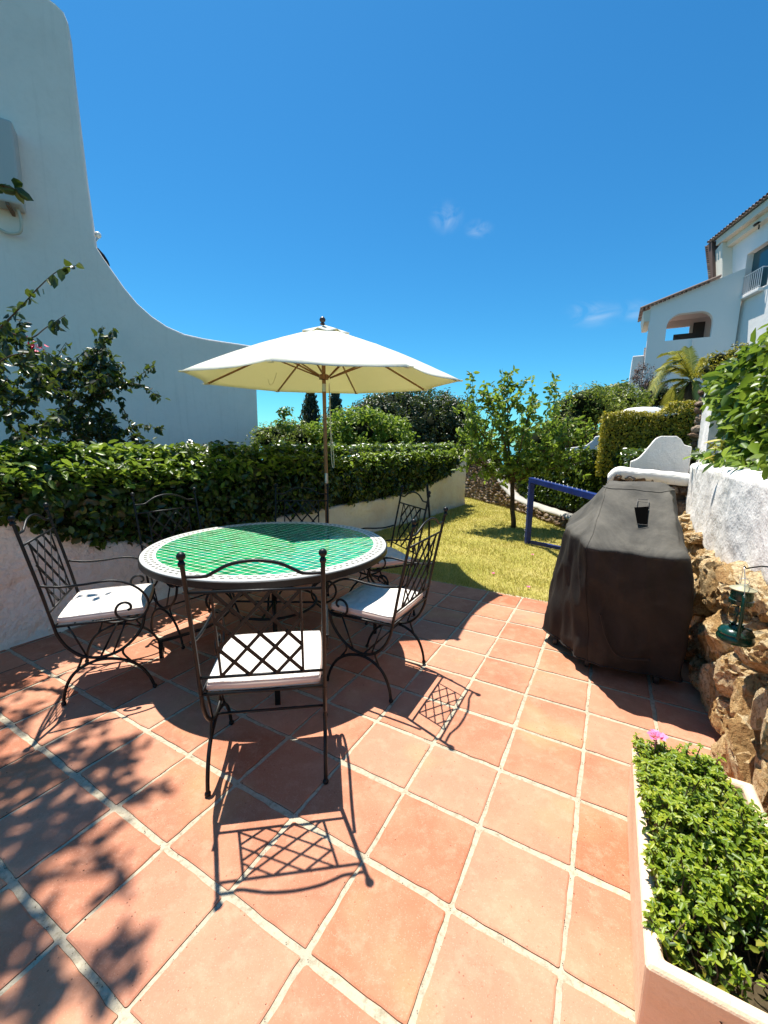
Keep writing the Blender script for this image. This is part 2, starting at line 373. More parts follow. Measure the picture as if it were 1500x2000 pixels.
# ------------------------------------------------------------------ leaves
def leafcloud(name, P, L, m, parent=None, out=None, up=.35, outw=.5, droop=.25, aspect=.5, fold=.25, seed=0, world=True, dirs=None):
    r = np.random.default_rng(seed+len(P))
    P = np.asarray(P, float); n = len(P)
    L = (np.full(n, L) if np.isscalar(L) else np.asarray(L))*r.uniform(.65, 1.3, n)
    nv = r.normal(size=(n, 3)); nv /= np.linalg.norm(nv, axis=1)[:, None]
    nrm = nv*.75; nrm[:, 2] += up
    if out is not None: nrm += np.asarray(out)*outw
    nrm /= np.linalg.norm(nrm, axis=1)[:, None]
    d = r.normal(size=(n, 3)); d[:, 2] -= droop*2
    if dirs is not None: d = np.asarray(dirs)*1.0+r.normal(size=(n, 3))*.12; nrm = r.normal(size=(n, 3))*.25+np.array([0, 0, 1.0])
    d -= nrm*(d*nrm).sum(1)[:, None]; d /= np.linalg.norm(d, axis=1)[:, None]
    s = np.cross(d, nrm); l = L[:, None]; wd = l*aspect*.5
    f = fold
    vs = np.stack([P, P+d*l*.3+s*wd*.9+nrm*wd*f, P+d*l*.7+s*wd*.75+nrm*(wd*f-l*.05), P+d*l-nrm*l*.12,
                   P+d*l*.7-s*wd*.75+nrm*(wd*f-l*.05), P+d*l*.3-s*wd*.9+nrm*wd*f], 1).reshape(-1, 3)
    base = (np.arange(n)*6)[:, None]
    fs = np.concatenate([base+np.array([[0, 1, 2, 3]]), base+np.array([[0, 3, 4, 5]])], 1).reshape(-1)
    me = bpy.data.meshes.new(name)
    me.vertices.add(n*6); me.vertices.foreach_set('co', vs.astype(np.float32).ravel())
    me.loops.add(n*8); me.loops.foreach_set('vertex_index', fs.astype(np.int32))
    me.polygons.add(n*2); me.polygons.foreach_set('loop_start', np.arange(0, n*8, 4, dtype=np.int32))
    me.update(calc_edges=True); me.validate()
    return link(name, me, m, parent, False, world)
def sph(n, r=rng):
    v = r.normal(size=(n, 3)); return v/np.linalg.norm(v, axis=1)[:, None]
def clumps(blobs, n, nc, cr, shell=.75):
    """points in leaf clumps spread near the surface of ellipsoids; returns points and outward vectors"""
    P = []; O = []
    vol = np.array([b[1][0]*b[1][1]*b[1][2] for b in blobs])**(2/3); vol = vol/vol.sum()
    for (c, rad), f in zip(blobs, vol):
        k = max(3, int(nc*f)); m = max(1, int(n*f/k))
        dirs = sph(k); rr = rng.uniform(shell, 1.0, k)[:, None]
        cc = np.array(c)+dirs*rr*np.array(rad)
        for i in range(k):
            q = sph(m)*(rng.uniform(0, 1, (m, 1))**.5)*cr*rng.uniform(.6, 1.3)
            P.append(cc[i]+q); O.append(np.repeat(dirs[i][None], m, 0)*.6+q/cr*.6)
    return np.concatenate(P), np.concatenate(O)
def lump(name, c, rad, m, parent, seed=0, sub=3, amp=.25, freq=1.3):
    bm = bmesh.new(); bmesh.ops.create_icosphere(bm, subdivisions=sub, radius=1)
    for v in bm.verts:
        k = 1+amp*mn.noise(v.co*freq+Vector((seed*3.1, 0, 0)))*2
        v.co = Vector((v.co.x*rad[0]*k, v.co.y*rad[1]*k, v.co.z*rad[2]*k))+Vector(c)
    me = bpy.data.meshes.new(name); bm.to_mesh(me); bm.free()
    return link(name, me, m, parent, True, True)
def rocks(mb, items, sub=3, cuts=0):
    bm = bmesh.new(); bmesh.ops.create_icosphere(bm, subdivisions=sub, radius=1)
    base = [v.co.copy() for v in bm.verts]; fs = [tuple(v.index for v in f.verts) for f in bm.faces]; bm.free()
    for (c, ax, dims, sd) in items:
        vs = []
        o = Vector((sd*7.3, sd*3.7, sd))
        rc = random.Random(sd); pl_ = []
        for _ in range(cuts):
            nn = Vector((rc.gauss(0, 1), -abs(rc.gauss(0, 1.1)), rc.gauss(0, 1))).normalized(); pl_.append((nn, rc.uniform(.55, .9)))
        for b in base:
            p = Vector([math.copysign(abs(q)**.72, q) for q in b])
            k = 1+.22*mn.noise(b*1.3+o)+.14*mn.noise(b*3.1+o)+.07*mn.noise(b*7+o)
            p = p*k
            for nn, dd in pl_:
                e = p.dot(nn)-dd
                if e > 0: p = p-nn*e*.92
            if cuts:
                rg = 1-abs(mn.noise(b*4.3+o))*2; p = p*(1-.16*max(0, rg)**4+.05*mn.noise(b*9+o)+.03*mn.noise(b*19+o))
            vs.append(c+ax[0]*p.x*dims[0]+ax[1]*p.y*dims[1]+ax[2]*p.z*dims[2])
        mb.add(vs, fs)

# ================================================================== SETTING
def vline(u): return lerpf([(4.7, .7), (6.2, 0), (7.7, -.5), (8.9, -1.4), (9.6, -1.9), (10.5, -2.8), (12, -3.2)], u)
vs = []; fs = []
us = np.concatenate([np.linspace(-6, 14, 41), np.linspace(15, 60, 31), np.array([70, 90, 120, 200, 400])])
vv_ = np.concatenate([np.array([-400, -150, -80, -50]), np.linspace(-40, -6, 18), np.linspace(-5, 12, 35), np.linspace(13, 45, 20), np.array([60, 100, 200, 400])])
def terr(u, v):
    far = max(0, u-11.5)
    z = -.06-.22*far if far < 120 else -26
    z = max(z, -26)
    if v < -4.3: z -= min(1.5, (-4.3-v)*.3)
    rm = min(1, max(0, (v-2.0-.05*max(0, u-8))/2.5)); rm = rm*rm*(3-2*rm)
    hill = 1.0+.13*max(0, min(u, 34)-3)+.06*max(0, min(v, 40)-2)
    if u > 40: hill -= (u-40)*.25
    hill = max(hill, -26)
    return z*(1-rm)+hill*rm+.15*mn.noise(Vector((u*.3, v*.3, 0)))*(1 if (far > 0 or rm > .5) else 0)
for u in us:
    for v in vv_: vs.append(W(u, v, terr(u, v)))
nv2 = len(vv_)
fs = [(i*nv2+j, i*nv2+j+1, (i+1)*nv2+j+1, (i+1)*nv2+j) for i in range(len(us)-1) for j in range(nv2-1)]
tag(meshobj('hillside', vs, fs, M_soil, None, True), kind='structure')
sea_v = [(-9000, 150, -25), (9000, 150, -25), (9000, 15000, -25), (-9000, 15000, -25)]
tag(meshobj('sea', sea_v, [(0, 1, 2, 3)], M_sea), kind='structure')

# patio: grout bed and tiles, garden frame
grot = empty('patio_frame_tmp')
bpy.data.objects.remove(grot)
u0, v0, TU, TV = .3898, -.952, .3194, .32
bed = [W(-1.6, -3.8, -.0045), W(-1.6, .75, -.0045), W(3.93, .75, -.0045), W(3.93, -3.8, -.0045)]
tag(meshobj('grout_bed', bed, [(0, 1, 2, 3)], M_grout), kind='structure')
mb = MB(); tr_ = random.Random(3)
for ia in range(-6, 11):
    for kv in range(-9, 6):
        ua = u0+ia*TU; va = v0+kv*TV
        gu, gv = .0108, .0072
        jit = lambda: tr_.uniform(-.0042, .0042)
        cs = [(ua+gu+jit(), va+gv+jit()), (ua+gu+jit(), va+TV-gv+jit()), (ua+TU-gu+jit(), va+TV-gv+jit()), (ua+TU-gu+jit(), va+gv+jit())]
        sd = Vector((ia*3.3, kv*5.1, 0)); ring = []
        cr = tr_.uniform(.004, .010)
        for ci in range(4):
            a = Vector((*cs[ci], 0)); b = Vector((*cs[(ci+1) % 4], 0)); pv = Vector((*cs[ci-1], 0))
            e1 = (b-a).normalized(); e0 = (a-pv).normalized()
            for t_ in (0, .3, .6):
                an = t_*math.pi/2*1.05
                ring.append(a+(e1-e0)*cr*1+e0*cr*math.sin(an)-e1*cr*math.cos(an) if t_ < .95 else a)
            L_ = (b-a).length
            for k in range(7):
                ring.append(a+e1*(cr+(L_-2*cr)*k/6.5))
        tc_z = tr_.uniform(-.0008, .0012); cx = sum((p for p in ring), Vector())/len(ring)
        n = len(ring); r0 = []; r1 = []; r2_ = []
        for p in ring:
            q = p+Vector((mn.noise(p*22+sd), mn.noise(p*22-sd), 0))*.0045+Vector((mn.noise(p*70+sd), mn.noise(p*70-sd), 0))*.0025
            inw = (cx-q).normalized()
            r0.append(W(q.x, q.y, -.012)); i1 = q+inw*.0015; r1.append(W(i1.x, i1.y, -.0015+tc_z)); i2 = q+inw*.007; r2_.append(W(i2.x, i2.y, tc_z+.0008))
        vs = r0+r1+r2_
        fs = [(i, (i+1) % n, (i+1) % n+n, i+n) for i in range(n)]+[(i+n, (i+1) % n+n, (i+1) % n+2*n, i+2*n) for i in range(n)]+[tuple(range(2*n, 3*n))]
        mb.add(vs, fs)
pt = mb.build('patio_tiles', M_tile); tag(pt, kind='structure')

# grit and soil crumbs swept into the joints
mb = MB(); rg_ = random.Random(44)
for i in range(2600):
    if rg_.random() < .6:
        if rg_.random() < .5: u = u0+TU*rg_.randrange(-5, 11)+rg_.gauss(0, .008); v = rg_.uniform(-3.4, .55)
        else: v = v0+TV*rg_.randrange(-8, 5)+rg_.gauss(0, .007); u = rg_.uniform(-.4, 3.9)
    else: u = rg_.uniform(-.4, 3.9); v = rg_.uniform(-3.4, .55)
    c = W(u, v, .001); r_ = rg_.uniform(.0008, .0024)*(1.6 if rg_.random() < .06 else 1)
    a = rg_.uniform(0, 6.28); q = [c+Vector((math.cos(a+k*2.1)*r_, math.sin(a+k*2.1)*r_*rg_.uniform(.6, 1.6), 0)) for k in range(3)]+[c+Z*r_*1.2]
    mb.add(q, [(0, 1, 2), (0, 3, 1), (1, 3, 2), (2, 3, 0)])
tag(mb.build('grit', mat('soil crumbs', (.08, .05, .03), .95, spec=.1)), 'tiny dark crumbs of soil scattered on the terracotta tiles and joints', 'grit', kind='stuff')

# lawn sheet and blades
lp = [W(3.93, -3.6, -.008), W(3.93, .7, -.008), W(6.3, .5, -.008), W(11, -2.2, -.008), W(11, -3.8, -.008)]
tag(meshobj('lawn', lp, [tuple(range(5))], M_lawn), kind='structure')
P = []
n = 90000
uu = 3.9+(rng.uniform(0, 1, n)**1.35)*7.0; vv = rng.uniform(-3.75, .6, n)
P = np.array([[U.x*a+V.x*b, U.y*a+V.y*b, -.012] for a, b in zip(uu, vv) if b < vline(a)+.55 - (0.0 if a < 5.0 else .35)])
n = len(P); hgt = rng.uniform(.018, .045, n)*(1+.5*np.array([mn.noise(Vector((p[0]*2.5, p[1]*2.5, 0))) for p in P])); ang_ = rng.uniform(0, 6.28, n); wdt = rng.uniform(.0025, .0045, n)*(1+.12*np.maximum(0, P[:, 1]-4))
lean = rng.normal(size=(n, 2))*.018; sdv = np.stack([np.cos(ang_), np.sin(ang_)], 1)*wdt[:, None]
a = P.copy(); a[:, :2] += sdv; b = P.copy(); b[:, :2] -= sdv; cT = P.copy(); cT[:, :2] += lean; cT[:, 2] += hgt
vs = np.stack([a, b, cT], 1).reshape(-1, 3)
me = bpy.data.meshes.new('grass'); me.vertices.add(n*3); me.vertices.foreach_set('co', vs.astype(np.float32).ravel())
me.loops.add(n*3); me.loops.foreach_set('vertex_index', np.arange(n*3, dtype=np.int32)); me.polygons.add(n); me.polygons.foreach_set('loop_start', np.arange(0, n*3, 3, dtype=np.int32)); me.update(calc_edges=True)
tag(link('grass', me, L_grass), 'short yellow green grass of the small lawn beyond the terracotta tiles', 'grass', kind='stuff')

# raised planting beds behind the right and the far walls
mb = MB(); mb.prism([W(-1.5, .95, 1.22), W(4.85, .95, 1.22), W(4.85, 4.5, 1.22), W(-1.5, 4.5, 1.22)], -Z, 1.3)
mb.prism([W(5.0, .25, .95), W(5.0, 4.5, .95), W(11, 4.5, 1.0), W(11, -2.4, 1.0), W(9.2, -1.1, .9), W(7.9, -.1, .8), W(6.4, .3, .85)], -Z, 1.1)
tag(mb.build('terrace_soil', M_soil), kind='structure')

# ---- low white wall on the left, curving up at both ends
WV = [(-2, -3.6), (1.2, -3.56), (3.5, -3.5), (5.86, -3.34), (7.84, -3.13), (9.63, -3.09), (10.0, -3.1)]
WT = [(-2, 1.1), (.6, 1.08), (1.08, .95), (1.35, .80), (1.68, .62), (2.2, .545), (3.2, .53), (4.57, .55), (5.86, .53), (7.0, .57), (8.14, .72), (8.8, .88), (9.3, 1.10), (9.62, 1.30), (9.7, 1.31)]
def wall_strip(uA, uB, nu, vf, tf, th, zb=-.05, rnd=.04, amp=.02, nz=12, bulge=0):
    vs = []; prof = []
    NU = nu+1
    cols = nz+6
    for i in range(NU):
        u = uA+(uB-uA)*i/nu; v = vf(u); T = tf(u)
        col = []
        for k in range(nz+1): col.append((0, zb+(T-rnd-zb)*k/nz))
        col += [(-rnd*.3, T-rnd*.3), (-rnd, T), (-(th-rnd), T), (-th, T-rnd), (-th, zb)]
        for (dv, z) in col:
            p = W(u, v, z); nn = mn.noise(p*2.2)*amp+mn.noise(p*6)*amp*.4
            fl = bulge*math.exp(-((z-zb)/.12)**2)
            vs.append(W(u, v+dv+(nn if dv > -th/2 else -nn)+(fl if dv == 0 else 0), z+(nn*.5 if z > zb+.01 else 0)))
    m = len(vs)//NU
    fs = [(i*m+k, (i+1)*m+k, (i+1)*m+k+1, i*m+k+1) for i in range(NU-1) for k in range(m-1)]
    fs += [tuple(range(m)), tuple(range((NU-1)*m+m-1, (NU-1)*m-1, -1))]
    return vs, fs
vs, fs = wall_strip(-2, 9.68, 240, lambda u: lerpf(WV, u), lambda u: lerpf(WT, u), .28, bulge=.03)
tag(meshobj('garden_wall', vs, fs, M_low, None, True), 'low curving limewashed wall along the left of the patio and lawn, ivy over its top', 'wall')

# ---- far left corner and curving stone wall with white cap at the back and right of the lawn
FW = [(-4.6, 11.9, 1.30), (-4.0, 11.4, 1.30), (-3.5, 11.0, 1.30), (-3.2, 10.72, 1.30), (-2.9, 10.42, 1.24), (-2.68, 10.2, 1.0), (-2.45, 9.98, .68), (-2.2, 9.75, .42), (-1.9, 9.4, .27), (-1.5, 8.9, .23), (-1.0, 8.2, .22), (-.55, 7.55, .22), (-.2, 6.9, .24), (.02, 6.2, .28), (.06, 5.6, .42), (.05, 5.2, .62)]
pts = spline([Vector(p) for p in FW], 6)
sw = empty('stone_wall', W(8.2, -1), 0, 'curving rubble stone wall with white cap, low behind the tree and tall in the far corner', 'wall')
core = []; cap = []; items = []
for i, p in enumerate(pts):
    d = (pts[min(i+1, len(pts)-1)]-pts[max(i-1, 0)]); d.z = 0; d.normalize(); nr = Vector((-d.y, d.x, 0))   # in (v,u) plane
    if nr.x < 0 and i < 200: pass
    back = nr if nr.dot(Vector((1, .6, 0))) > 0 else -nr
    core.append((p, back, d))
def vu(p, z): return W(p.y, p.x, z)
vs = []; 
for p, bk, d in core:
    a = p+bk*.06; b = p+bk*.42
    vs += [vu(a, -.05), vu(a, p.z-.05), vu(b, p.z-.05), vu(b, -.05)]
fs = [(i*4+k, i*4+(k+1) % 4, (i+1)*4+(k+1) % 4, (i+1)*4+k) for i in range(len(core)-1) for k in range(4)]+[(0, 1, 2, 3), tuple(len(vs)-4+k for k in (3, 2, 1, 0))]
meshobj('wall_core', vs, fs, M_mortar, sw, False, True)
vs = []
for j, (p, bk, d) in enumerate(core):
    for (o_, dz) in ((.05, -.05), (.03, -.02), (.05, .01), (.1, .025), (.22, .025), (.30, .01), (.34, -.05)):
        q = p+bk*o_; nz_ = mn.noise(vu(q, 0)*5)*.02
        vs.append(vu(q+bk*nz_, p.z+dz+nz_))
fs = [(i*7+k, i*7+(k+1) % 7, (i+1)*7+(k+1) % 7, (i+1)*7+k) for i in range(len(core)-1) for k in range(7)]+[tuple(range(7)), tuple(len(vs)-1-k for k in range(7))]
meshobj('white_cap', vs, fs, plaster('weathered cap', (.50, .47, .42), (.3, .28, .24), .6, .02, .006, 1.5), sw, True, True)
dist = 0; last = core[0][0]; rr = random.Random(5)
for i, (p, bk, d) in enumerate(core[:-1]):
    seg = (core[i+1][0]-p); l = Vector((seg.x, seg.y, 0)).length; dist += l
    while dist > .13:
        dist -= .13
        z = .05
        while z < p.z-.04:
            h = rr.uniform(.05, .085)
            q = p+bk*(.05+rr.uniform(-.01, .02))
            wd_ = W(d.y, d.x).normalized(); wb = W(bk.y, bk.x).normalized()
            items.append((vu(q, z)+wd_*rr.uniform(-.04, .04), (wd_, wb, Z), (rr.uniform(.06, .10), .06, h*.62), rr.random()*50))
            z += h*1.05
mb = MB(); rocks(mb, items, 3, 5); mb.build('rubble_face', M_rock2, sw, sharp=40, world=True)

# ---- cross wall behind the grill
cw = empty('cross_wall', W(4.8, .35), 0, 'tall stone wall with thick white cap directly behind the covered grill', 'wall')
mb = MB(); mb.prism([W(4.86, .06, -.05), W(4.86, .66, -.05), W(4.86, .66, 1.14), W(4.86, .06, 1.16)], U, .3); mb.build('wall_core', M_mortar, cw, world=True)
NS = 24; vs = []
for i in range(NS+1):
    f = i/NS; v = -.02+f*.70; zt = 1.235-.05*f - (.10*(1-f/.15)**2 if f < .15 else 0)
    for (du, dz) in ((-.02, -.11), (-.05, -.07), (-.05, -.02), (-.01, 0), (.3, 0), (.34, -.11)):
        nz_ = mn.noise(W(v, du*5, f)*6)*.02; vs.append(W(4.82+du+nz_, v, zt+dz+nz_*.7))
fs = [(i*6+k, i*6+(k+1) % 6, (i+1)*6+(k+1) % 6, (i+1)*6+k) for i in range(NS) for k in range(6)]+[tuple(range(6)), tuple(len(vs)-1-k for k in range(6))]
meshobj('white_cap', vs, fs, M_white, cw, True, True)
items = []
z = .06
while z < 1.13:
    v = -.0; h = rr.uniform(.09, .16)
    while v < .66:
        wv = rr.uniform(.08, .17); items.append((W(4.86+rr.uniform(-.03, .02), v+wv/2, z+rr.uniform(-.01, .01)), (V, U, Z), (wv*.56, .09, h*.56), rr.random()*60)); v += wv
    z += h
mb = MB(); rocks(mb, items, 4, 7); mb.build('rubble_face', M_rock2, cw, sharp=40, world=True)

# ---- right retaining wall: white plaster over boulders
WB = [(-1.2, .98), (1.0, .95), (1.9, .88), (2.4, .80), (2.75, .72), (3.2, .66), (3.8, .66), (4.2, .72), (4.76, .80)]
rw = empty('retaining_wall', W(2.5, .7), 0, 'right hand retaining wall of thick white plaster over ochre boulders', 'wall')
nu_, nz_ = 260, 28; vs = []
for i in range(nu_+1):
    u = -1.2+5.98*i/nu_; wb_ = lerpf(WB, u)+.05*mn.noise(Vector((u*3, 0, 0)))+.02*mn.noise(Vector((u*9, 1, 0)))
    T = 1.305+.008*mn.noise(Vector((u*2, 7, 0)))
    for k in range(nz_+1):
        f = k/nz_; z = wb_+(T-.04-wb_)*f
        p = W(u, .65, z); d_ = .016*mn.noise(p*3)+.006*mn.noise(p*9)+.0015*mn.noise(p*24)
        lip = -.02*math.exp(-((f)/.05)**2)
        vs.append(W(u, .655-d_-lip-(0 if f > 0 else -.06), z))
    nn = .012*mn.noise(W(u, 0, 0)*6)
    for (dv, dz) in ((.012, -.015), (.05, 0), (.34, .0), (.38, -.4)): vs.append(W(u, .655+dv+nn, T+dz+nn))
    vs.append(W(u, .80, wb_))
m_ = nz_+6
fs = [(i*m_+k, i*m_+(k+1) % m_, (i+1)*m_+(k+1) % m_, (i+1)*m_+k) for i in range(nu_) for k in range(m_)]+[tuple(range(m_)), tuple(len(vs)-1-k for k in range(m_))]
meshobj('plaster_coat', vs, fs, M_white, rw, True, True)
mb = MB(); mb.prism([W(-1.2, .72, -.05), W(4.84, .72, -.05), W(4.84, .72, 1.0), W(-1.2, .72, 1.0)], V, .25); mb.build('wall_core', M_mortar, rw, world=True)
items = []; rr = random.Random(12)
u = -1.0
while u < 4.75:
    wu = rr.uniform(.15, .27); z = rr.uniform(-.05, .03); top = lerpf(WB, u+wu/2)+.02
    while z < top:
        h = rr.uniform(.13, .38); h = min(h, top-z+.05)
        if h < .09: h = .09
        tl = rr.uniform(-.35, .35)
        a1 = (U*math.cos(tl)+Z*math.sin(tl)); a3 = (Z*math.cos(tl)-U*math.sin(tl))
        fz = (z+h/2)/.9
        items.append((W(u+wu/2+rr.uniform(-.03, .03), .66-.03*(1-fz)+rr.uniform(-.03, .03), z+h/2), (a1, V, a3), (wu*.56, rr.uniform(.08, .15), h*.55), rr.random()*90))
        z += h*.93
    u += wu*.92
mb = MB(); rocks(mb, items, 4, 11); mb.build('boulder_face', M_rock, rw, sharp=30, world=True)

# ---- stub of the upper wall with its stone edge, above the right wall
up_ = empty('upper_wall', W(5.8, .9), 0, 'narrow white wall with ragged stone edge rising beside the vine', 'wall')
vs = []
mb = MB(); mb.prism([W(5.05, .80, .9), W(6.5, .93, .9), W(6.5, .93, 2.15), W(5.6, .87, 2.0), W(5.05, .80, 1.95)], V, .3)
mb.build('white_face', M_white, up_, world=True)
items = []; z = 1.0
while z < 2.15:
    h = rr.uniform(.05, .10); items.append((W(6.5+rr.uniform(-.04, .04), .93+rr.uniform(-.03, .05), z), (V, U, Z), (rr.uniform(.05, .10), .10, h*.65), rr.random()*40)); z += h*.95
mb = MB(); rocks(mb, items, 3, 7); mb.build('stone_edge', M_rock2, up_, True, world=True)

# ---- ogee crested white panels of the terraces above
def panel(name, prof, u, th, label, zb):
    poly = [W(u, a, b) for a, b in prof]; poly = [W(u, prof[0][0], zb)]+poly+[W(u, prof[-1][0], zb)]
    mb = MB(); mb.prism(poly, U, th); o = mb.build(name, M_white, None, bevel=.02); tag(o, label, 'wall', 'white crested terrace walls'); return o
def crest(a, b, c0, z0, z1, flat=.35, drop=.12):
    P_ = spline([(a, z0, 0), (a+(b-a)*.35, z0+(z1-z0)*.18, 0), (a+(b-a)*.7, z0+(z1-z0)*.62, 0), (b-.02, z1-.03, 0), (b+.03, z1, 0)], 8)
    return [(p.x, p.y) for p in P_]
pr = crest(.20, .44, 0, 1.27, 1.565)+[(.61, 1.565), (.655, 1.53), (.69, 1.47), (.76, 1.45)]
panel('crested_panel', pr, 5.6, .16, 'nearest ogee crested white panel just above the grill', .9)
pr = []
for x, y in ((1090, 876), (1125, 873), (1146, 869), (1157, 860), (1163, 852), (1186, 850), (1192, 862), (1198, 892)):
    q = atp(x, y, U*10.5, U); pr.append((q.dot(V), q.z))
panel('crested_panel', pr, 10.5, .16, 'small pale crested panel left of the golden clipped hedge', .8)

# ================================================================== NEIGHBOUR HOUSE (left gable wall)
D = Vector((.866, .5, 0)); Nn = Vector((-.5, .866, 0)); p0 = Vector((-2.75, 9, 0))
hp = lambda x, y: atp(x, y, p0, Nn)
big = empty('party_wall', p0+D*-2, 0, 'huge plain white gable wall sweeping down behind the ivy hedge', 'house wall')
prof = [(-420, -420), (40, -60), (88, -8), (108, 6), (124, 22), (133, 44), (137, 90), (150, 200), (166, 330), (180, 430), (187, 480), (203, 505), (222, 532), (243, 562), (268, 592), (296, 617), (326, 637), (360, 652), (400, 661), (445, 668), (492, 675), (499, 700)]
poly = [hp(x, y) for x, y in prof]
e = hp(500, 700); e2 = Vector((e.x, e.y, -1.5)); L0 = poly[0].copy(); far = poly[0]-D*3; 
poly = [p for p in poly]+[e2, Vector((far.x, far.y, -1.5)), far]
mb = MB(); mb.prism(poly, Nn, .45); mb.build('wall', M_house, big, bevel=.03, world=True)
# air conditioner on that wall
ac = empty('air_conditioner', hp(0, 330), 0, 'pale wall mounted air conditioner box high on the left gable wall', 'air conditioner')
a1 = hp(2, 250); a2 = hp(44, 425); wB = 1.1; cD = -Nn
r_edge = hp(42, 330); topz = hp(2, 252).z; botz = hp(30, 415).z
cc = Vector((r_edge.x, r_edge.y, 0))-D*(wB/2)+cD*.16; cc.z = (topz+botz)/2
mb = MB(); mb.box(cc, (wB, .32, topz-botz), (D, Nn, Z)); mb.build('casing', mat('pale painted metal', (.50, .48, .44), .5), ac, bevel=.03, world=True)
M_rust = mat('rusty metal', (.2, .11, .06), .8)
for k in (-.35, .35):
    mb = MB(); b0 = cc+D*(k*wB/1.0)+Z*(-(topz-botz)/2-.04); mb.bar(b0+Nn*.16, b0-Nn*.2, .04, .05); mb.build('bracket', M_rust, ac, world=True)
mb = MB(); q = cc+D*(wB*.42)+Z*(-(topz-botz)/2)
mb.tube(spline([q, q-Z*.15+D*.03, q-Z*.32+Nn*.03, q-Z*.36-D*.15+Nn*.08, q-Z*.3-D*.3+Nn*.1], 6), .022); mb.build('pipe', mat('cream pipe', (.6, .55, .45), .6), ac, True, world=True)
mb = MB(); q = atp(191, 459, p0+Nn*.25, Nn); mb.ball(q, .055); mb.tube([q-Z*.05, q-Z*.2-D*.10], .015); tag(mb.build('globe_lamp', mat('opal globe', (.85, .85, .8), .3), None, True), 'small round white lamp peeking out where the gable wall edge starts to curve', 'lamp')
mb = MB(); q = atp(199, 496, p0+Nn*.25, Nn); mb.tube([q-D*.14+Z*.09, q-D*.07+Z*.06, q+D*.0-Z*.03, q+D*.06-Z*.12, q+D*.09-Z*.18], .04, rs=[.015, .035, .045, .035, .02]); tag(mb.build('roof_cowl', M_iron, None, True), 'dark curved cowl behind the crest of the sweeping gable wall', 'roof cowl')

# ================================================================== VILLA on the right
VC = Vector((18.48, 22.4, 0)); Md = Vector((.167, .986, 0)).normalized(); Vn = Vector((.986, -.167, 0)).normalized()
villa = empty('villa', VC, 0, 'two storey white villa with clay tiled eaves and arched porch on the hill at right', 'house')
def mp(s, z, off=0): return VC+Md*s+Vn*off+Z*z
def mpx(x, y, off=0): return atp(x, y, VC+Vn*off, Vn)
# main facade with window hole
s_l = 1.9; wz0, wz1 = 9.25, 11.35; ws0, ws1 = -1.35, .45
mb = MB()
for (sa_, sb_, za, zb_) in ((s_l, ws1, 2, 12.6), (ws1, ws0, 2, wz0), (ws1, ws0, wz1, 12.6), (ws0, -8, 2, 12.6)):
    mb.prism([mp(sa_, za), mp(sb_, za), mp(sb_, zb_), mp(sa_, zb_)], Vn, .45)
mb.prism([mp(s_l, 2, .45), mp(s_l, 12.6, .45), mp(s_l, 12.6, 7), mp(s_l, 2, 7)], -Md, .3)
mb.build('wall', M_villa, villa, world=True)
wf = MB(); wf.prism([mp(ws1, wz0, .3), mp(ws0, wz0, .3), mp(ws0, wz1, .3), mp(ws1, wz1, .3)], Vn, .05); win = wf.build('window', M_winglass, villa, world=True)
mb = MB()
for s1, s2, z1, z2 in ((ws1, ws1-.1, wz0, wz1), (ws0+.1, ws0, wz0, wz1), (-.4, -.5, wz0, wz1), (ws1, ws0, wz1-.1, wz1)):
    mb.prism([mp(s1, z1, .24), mp(s2, z1, .24), mp(s2, z2, .24), mp(s1, z2, .24)], Vn, .05)
mb.build('frame', mat('teal shutter frame', (.04, .10, .13), .5), win, world=True)
mb = MB(); mb.prism([mp(ws1-.12, wz0-.22, -.26), mp(ws0+.12, wz0-.22, -.26), mp(ws0+.12, wz0-.05, -.26), mp(ws1-.12, wz0-.05, -.26)], Vn, .26); mb.build('balcony_slab', M_villa, villa, bevel=.03, world=True)
mb = MB()
for k in range(12):
    s = ws1-.1+(ws0-ws1+.2)*k/11; mb.tube([mp(s, wz0-.05, -.22), mp(s, wz0+.85, -.22)], .018, 5)
for z in (wz0+.02, wz0+.85): mb.tube([mp(ws1-.1, z, -.22), mp(ws0+.1, z, -.22)], .022, 5)
mb.tube([mp(ws0+.1, wz0+.85, -.22), mp(ws0+.1, wz0+.85, 0)], .022, 5)
mb.build('balcony_railing', M_rail, villa, world=True)
# cornice and eaves
mb = MB()
for (o1, za, zb_) in ((-.28, 12.3, 12.62), (-.55, 12.6, 12.97)):
    mb.prism([mp(2.4, za, o1), mp(-8, za, o1), mp(-8, zb_, o1), mp(2.4, zb_, o1)], Vn, .8)
mb.prism([mp(1.9, 12.6, -.5), mp(2.9, 12.3, -.5), mp(1.6, 9.4, -.5), mp(1.2, 9.6, -.5)], Vn, .9)
mb.build('cornice', M_cream, villa, bevel=.04, world=True)
mb = MB()
def tile_row(mb, a, b, outd, n, r=.09, L=.5):
    for k in range(n):
        p = a+(b-a)*((k+.5)/n); dd = outd
        side = (b-a).normalized(); up2 = side.cross(dd).normalized()
        if up2.z < 0: up2 = -up2
        ring = []
        for e_ in (0, 1):
            for j in range(6):
                t_ = math.pi*j/5; ring.append(p+dd*(-.05 if e_ == 0 else L)+side*math.cos(t_)*r+up2*math.sin(t_)*r)
            for j in range(5, -1, -1):
                t_ = math.pi*j/5; ring.append(p+dd*(-.05 if e_ == 0 else L)+side*math.cos(t_)*(r-.02)+up2*math.sin(t_)*(r-.02))
        mb.add(ring, [(j, (j+1) % 12, (j+1) % 12+12, j+12) for j in range(12)]+[tuple(range(12)), tuple(range(23, 11, -1))])
tile_row(mb, mp(2.9, 13.0, -.72), mp(-8, 13.0, -.72), (Vn+Z*.35).normalized(), 46, .085, 3)
tile_row(mb, mp(3.1, 12.9, -.7), mp(1.9, 9.9, -.7), (Vn+Md*-.2).normalized(), 22, .085, 1.2)
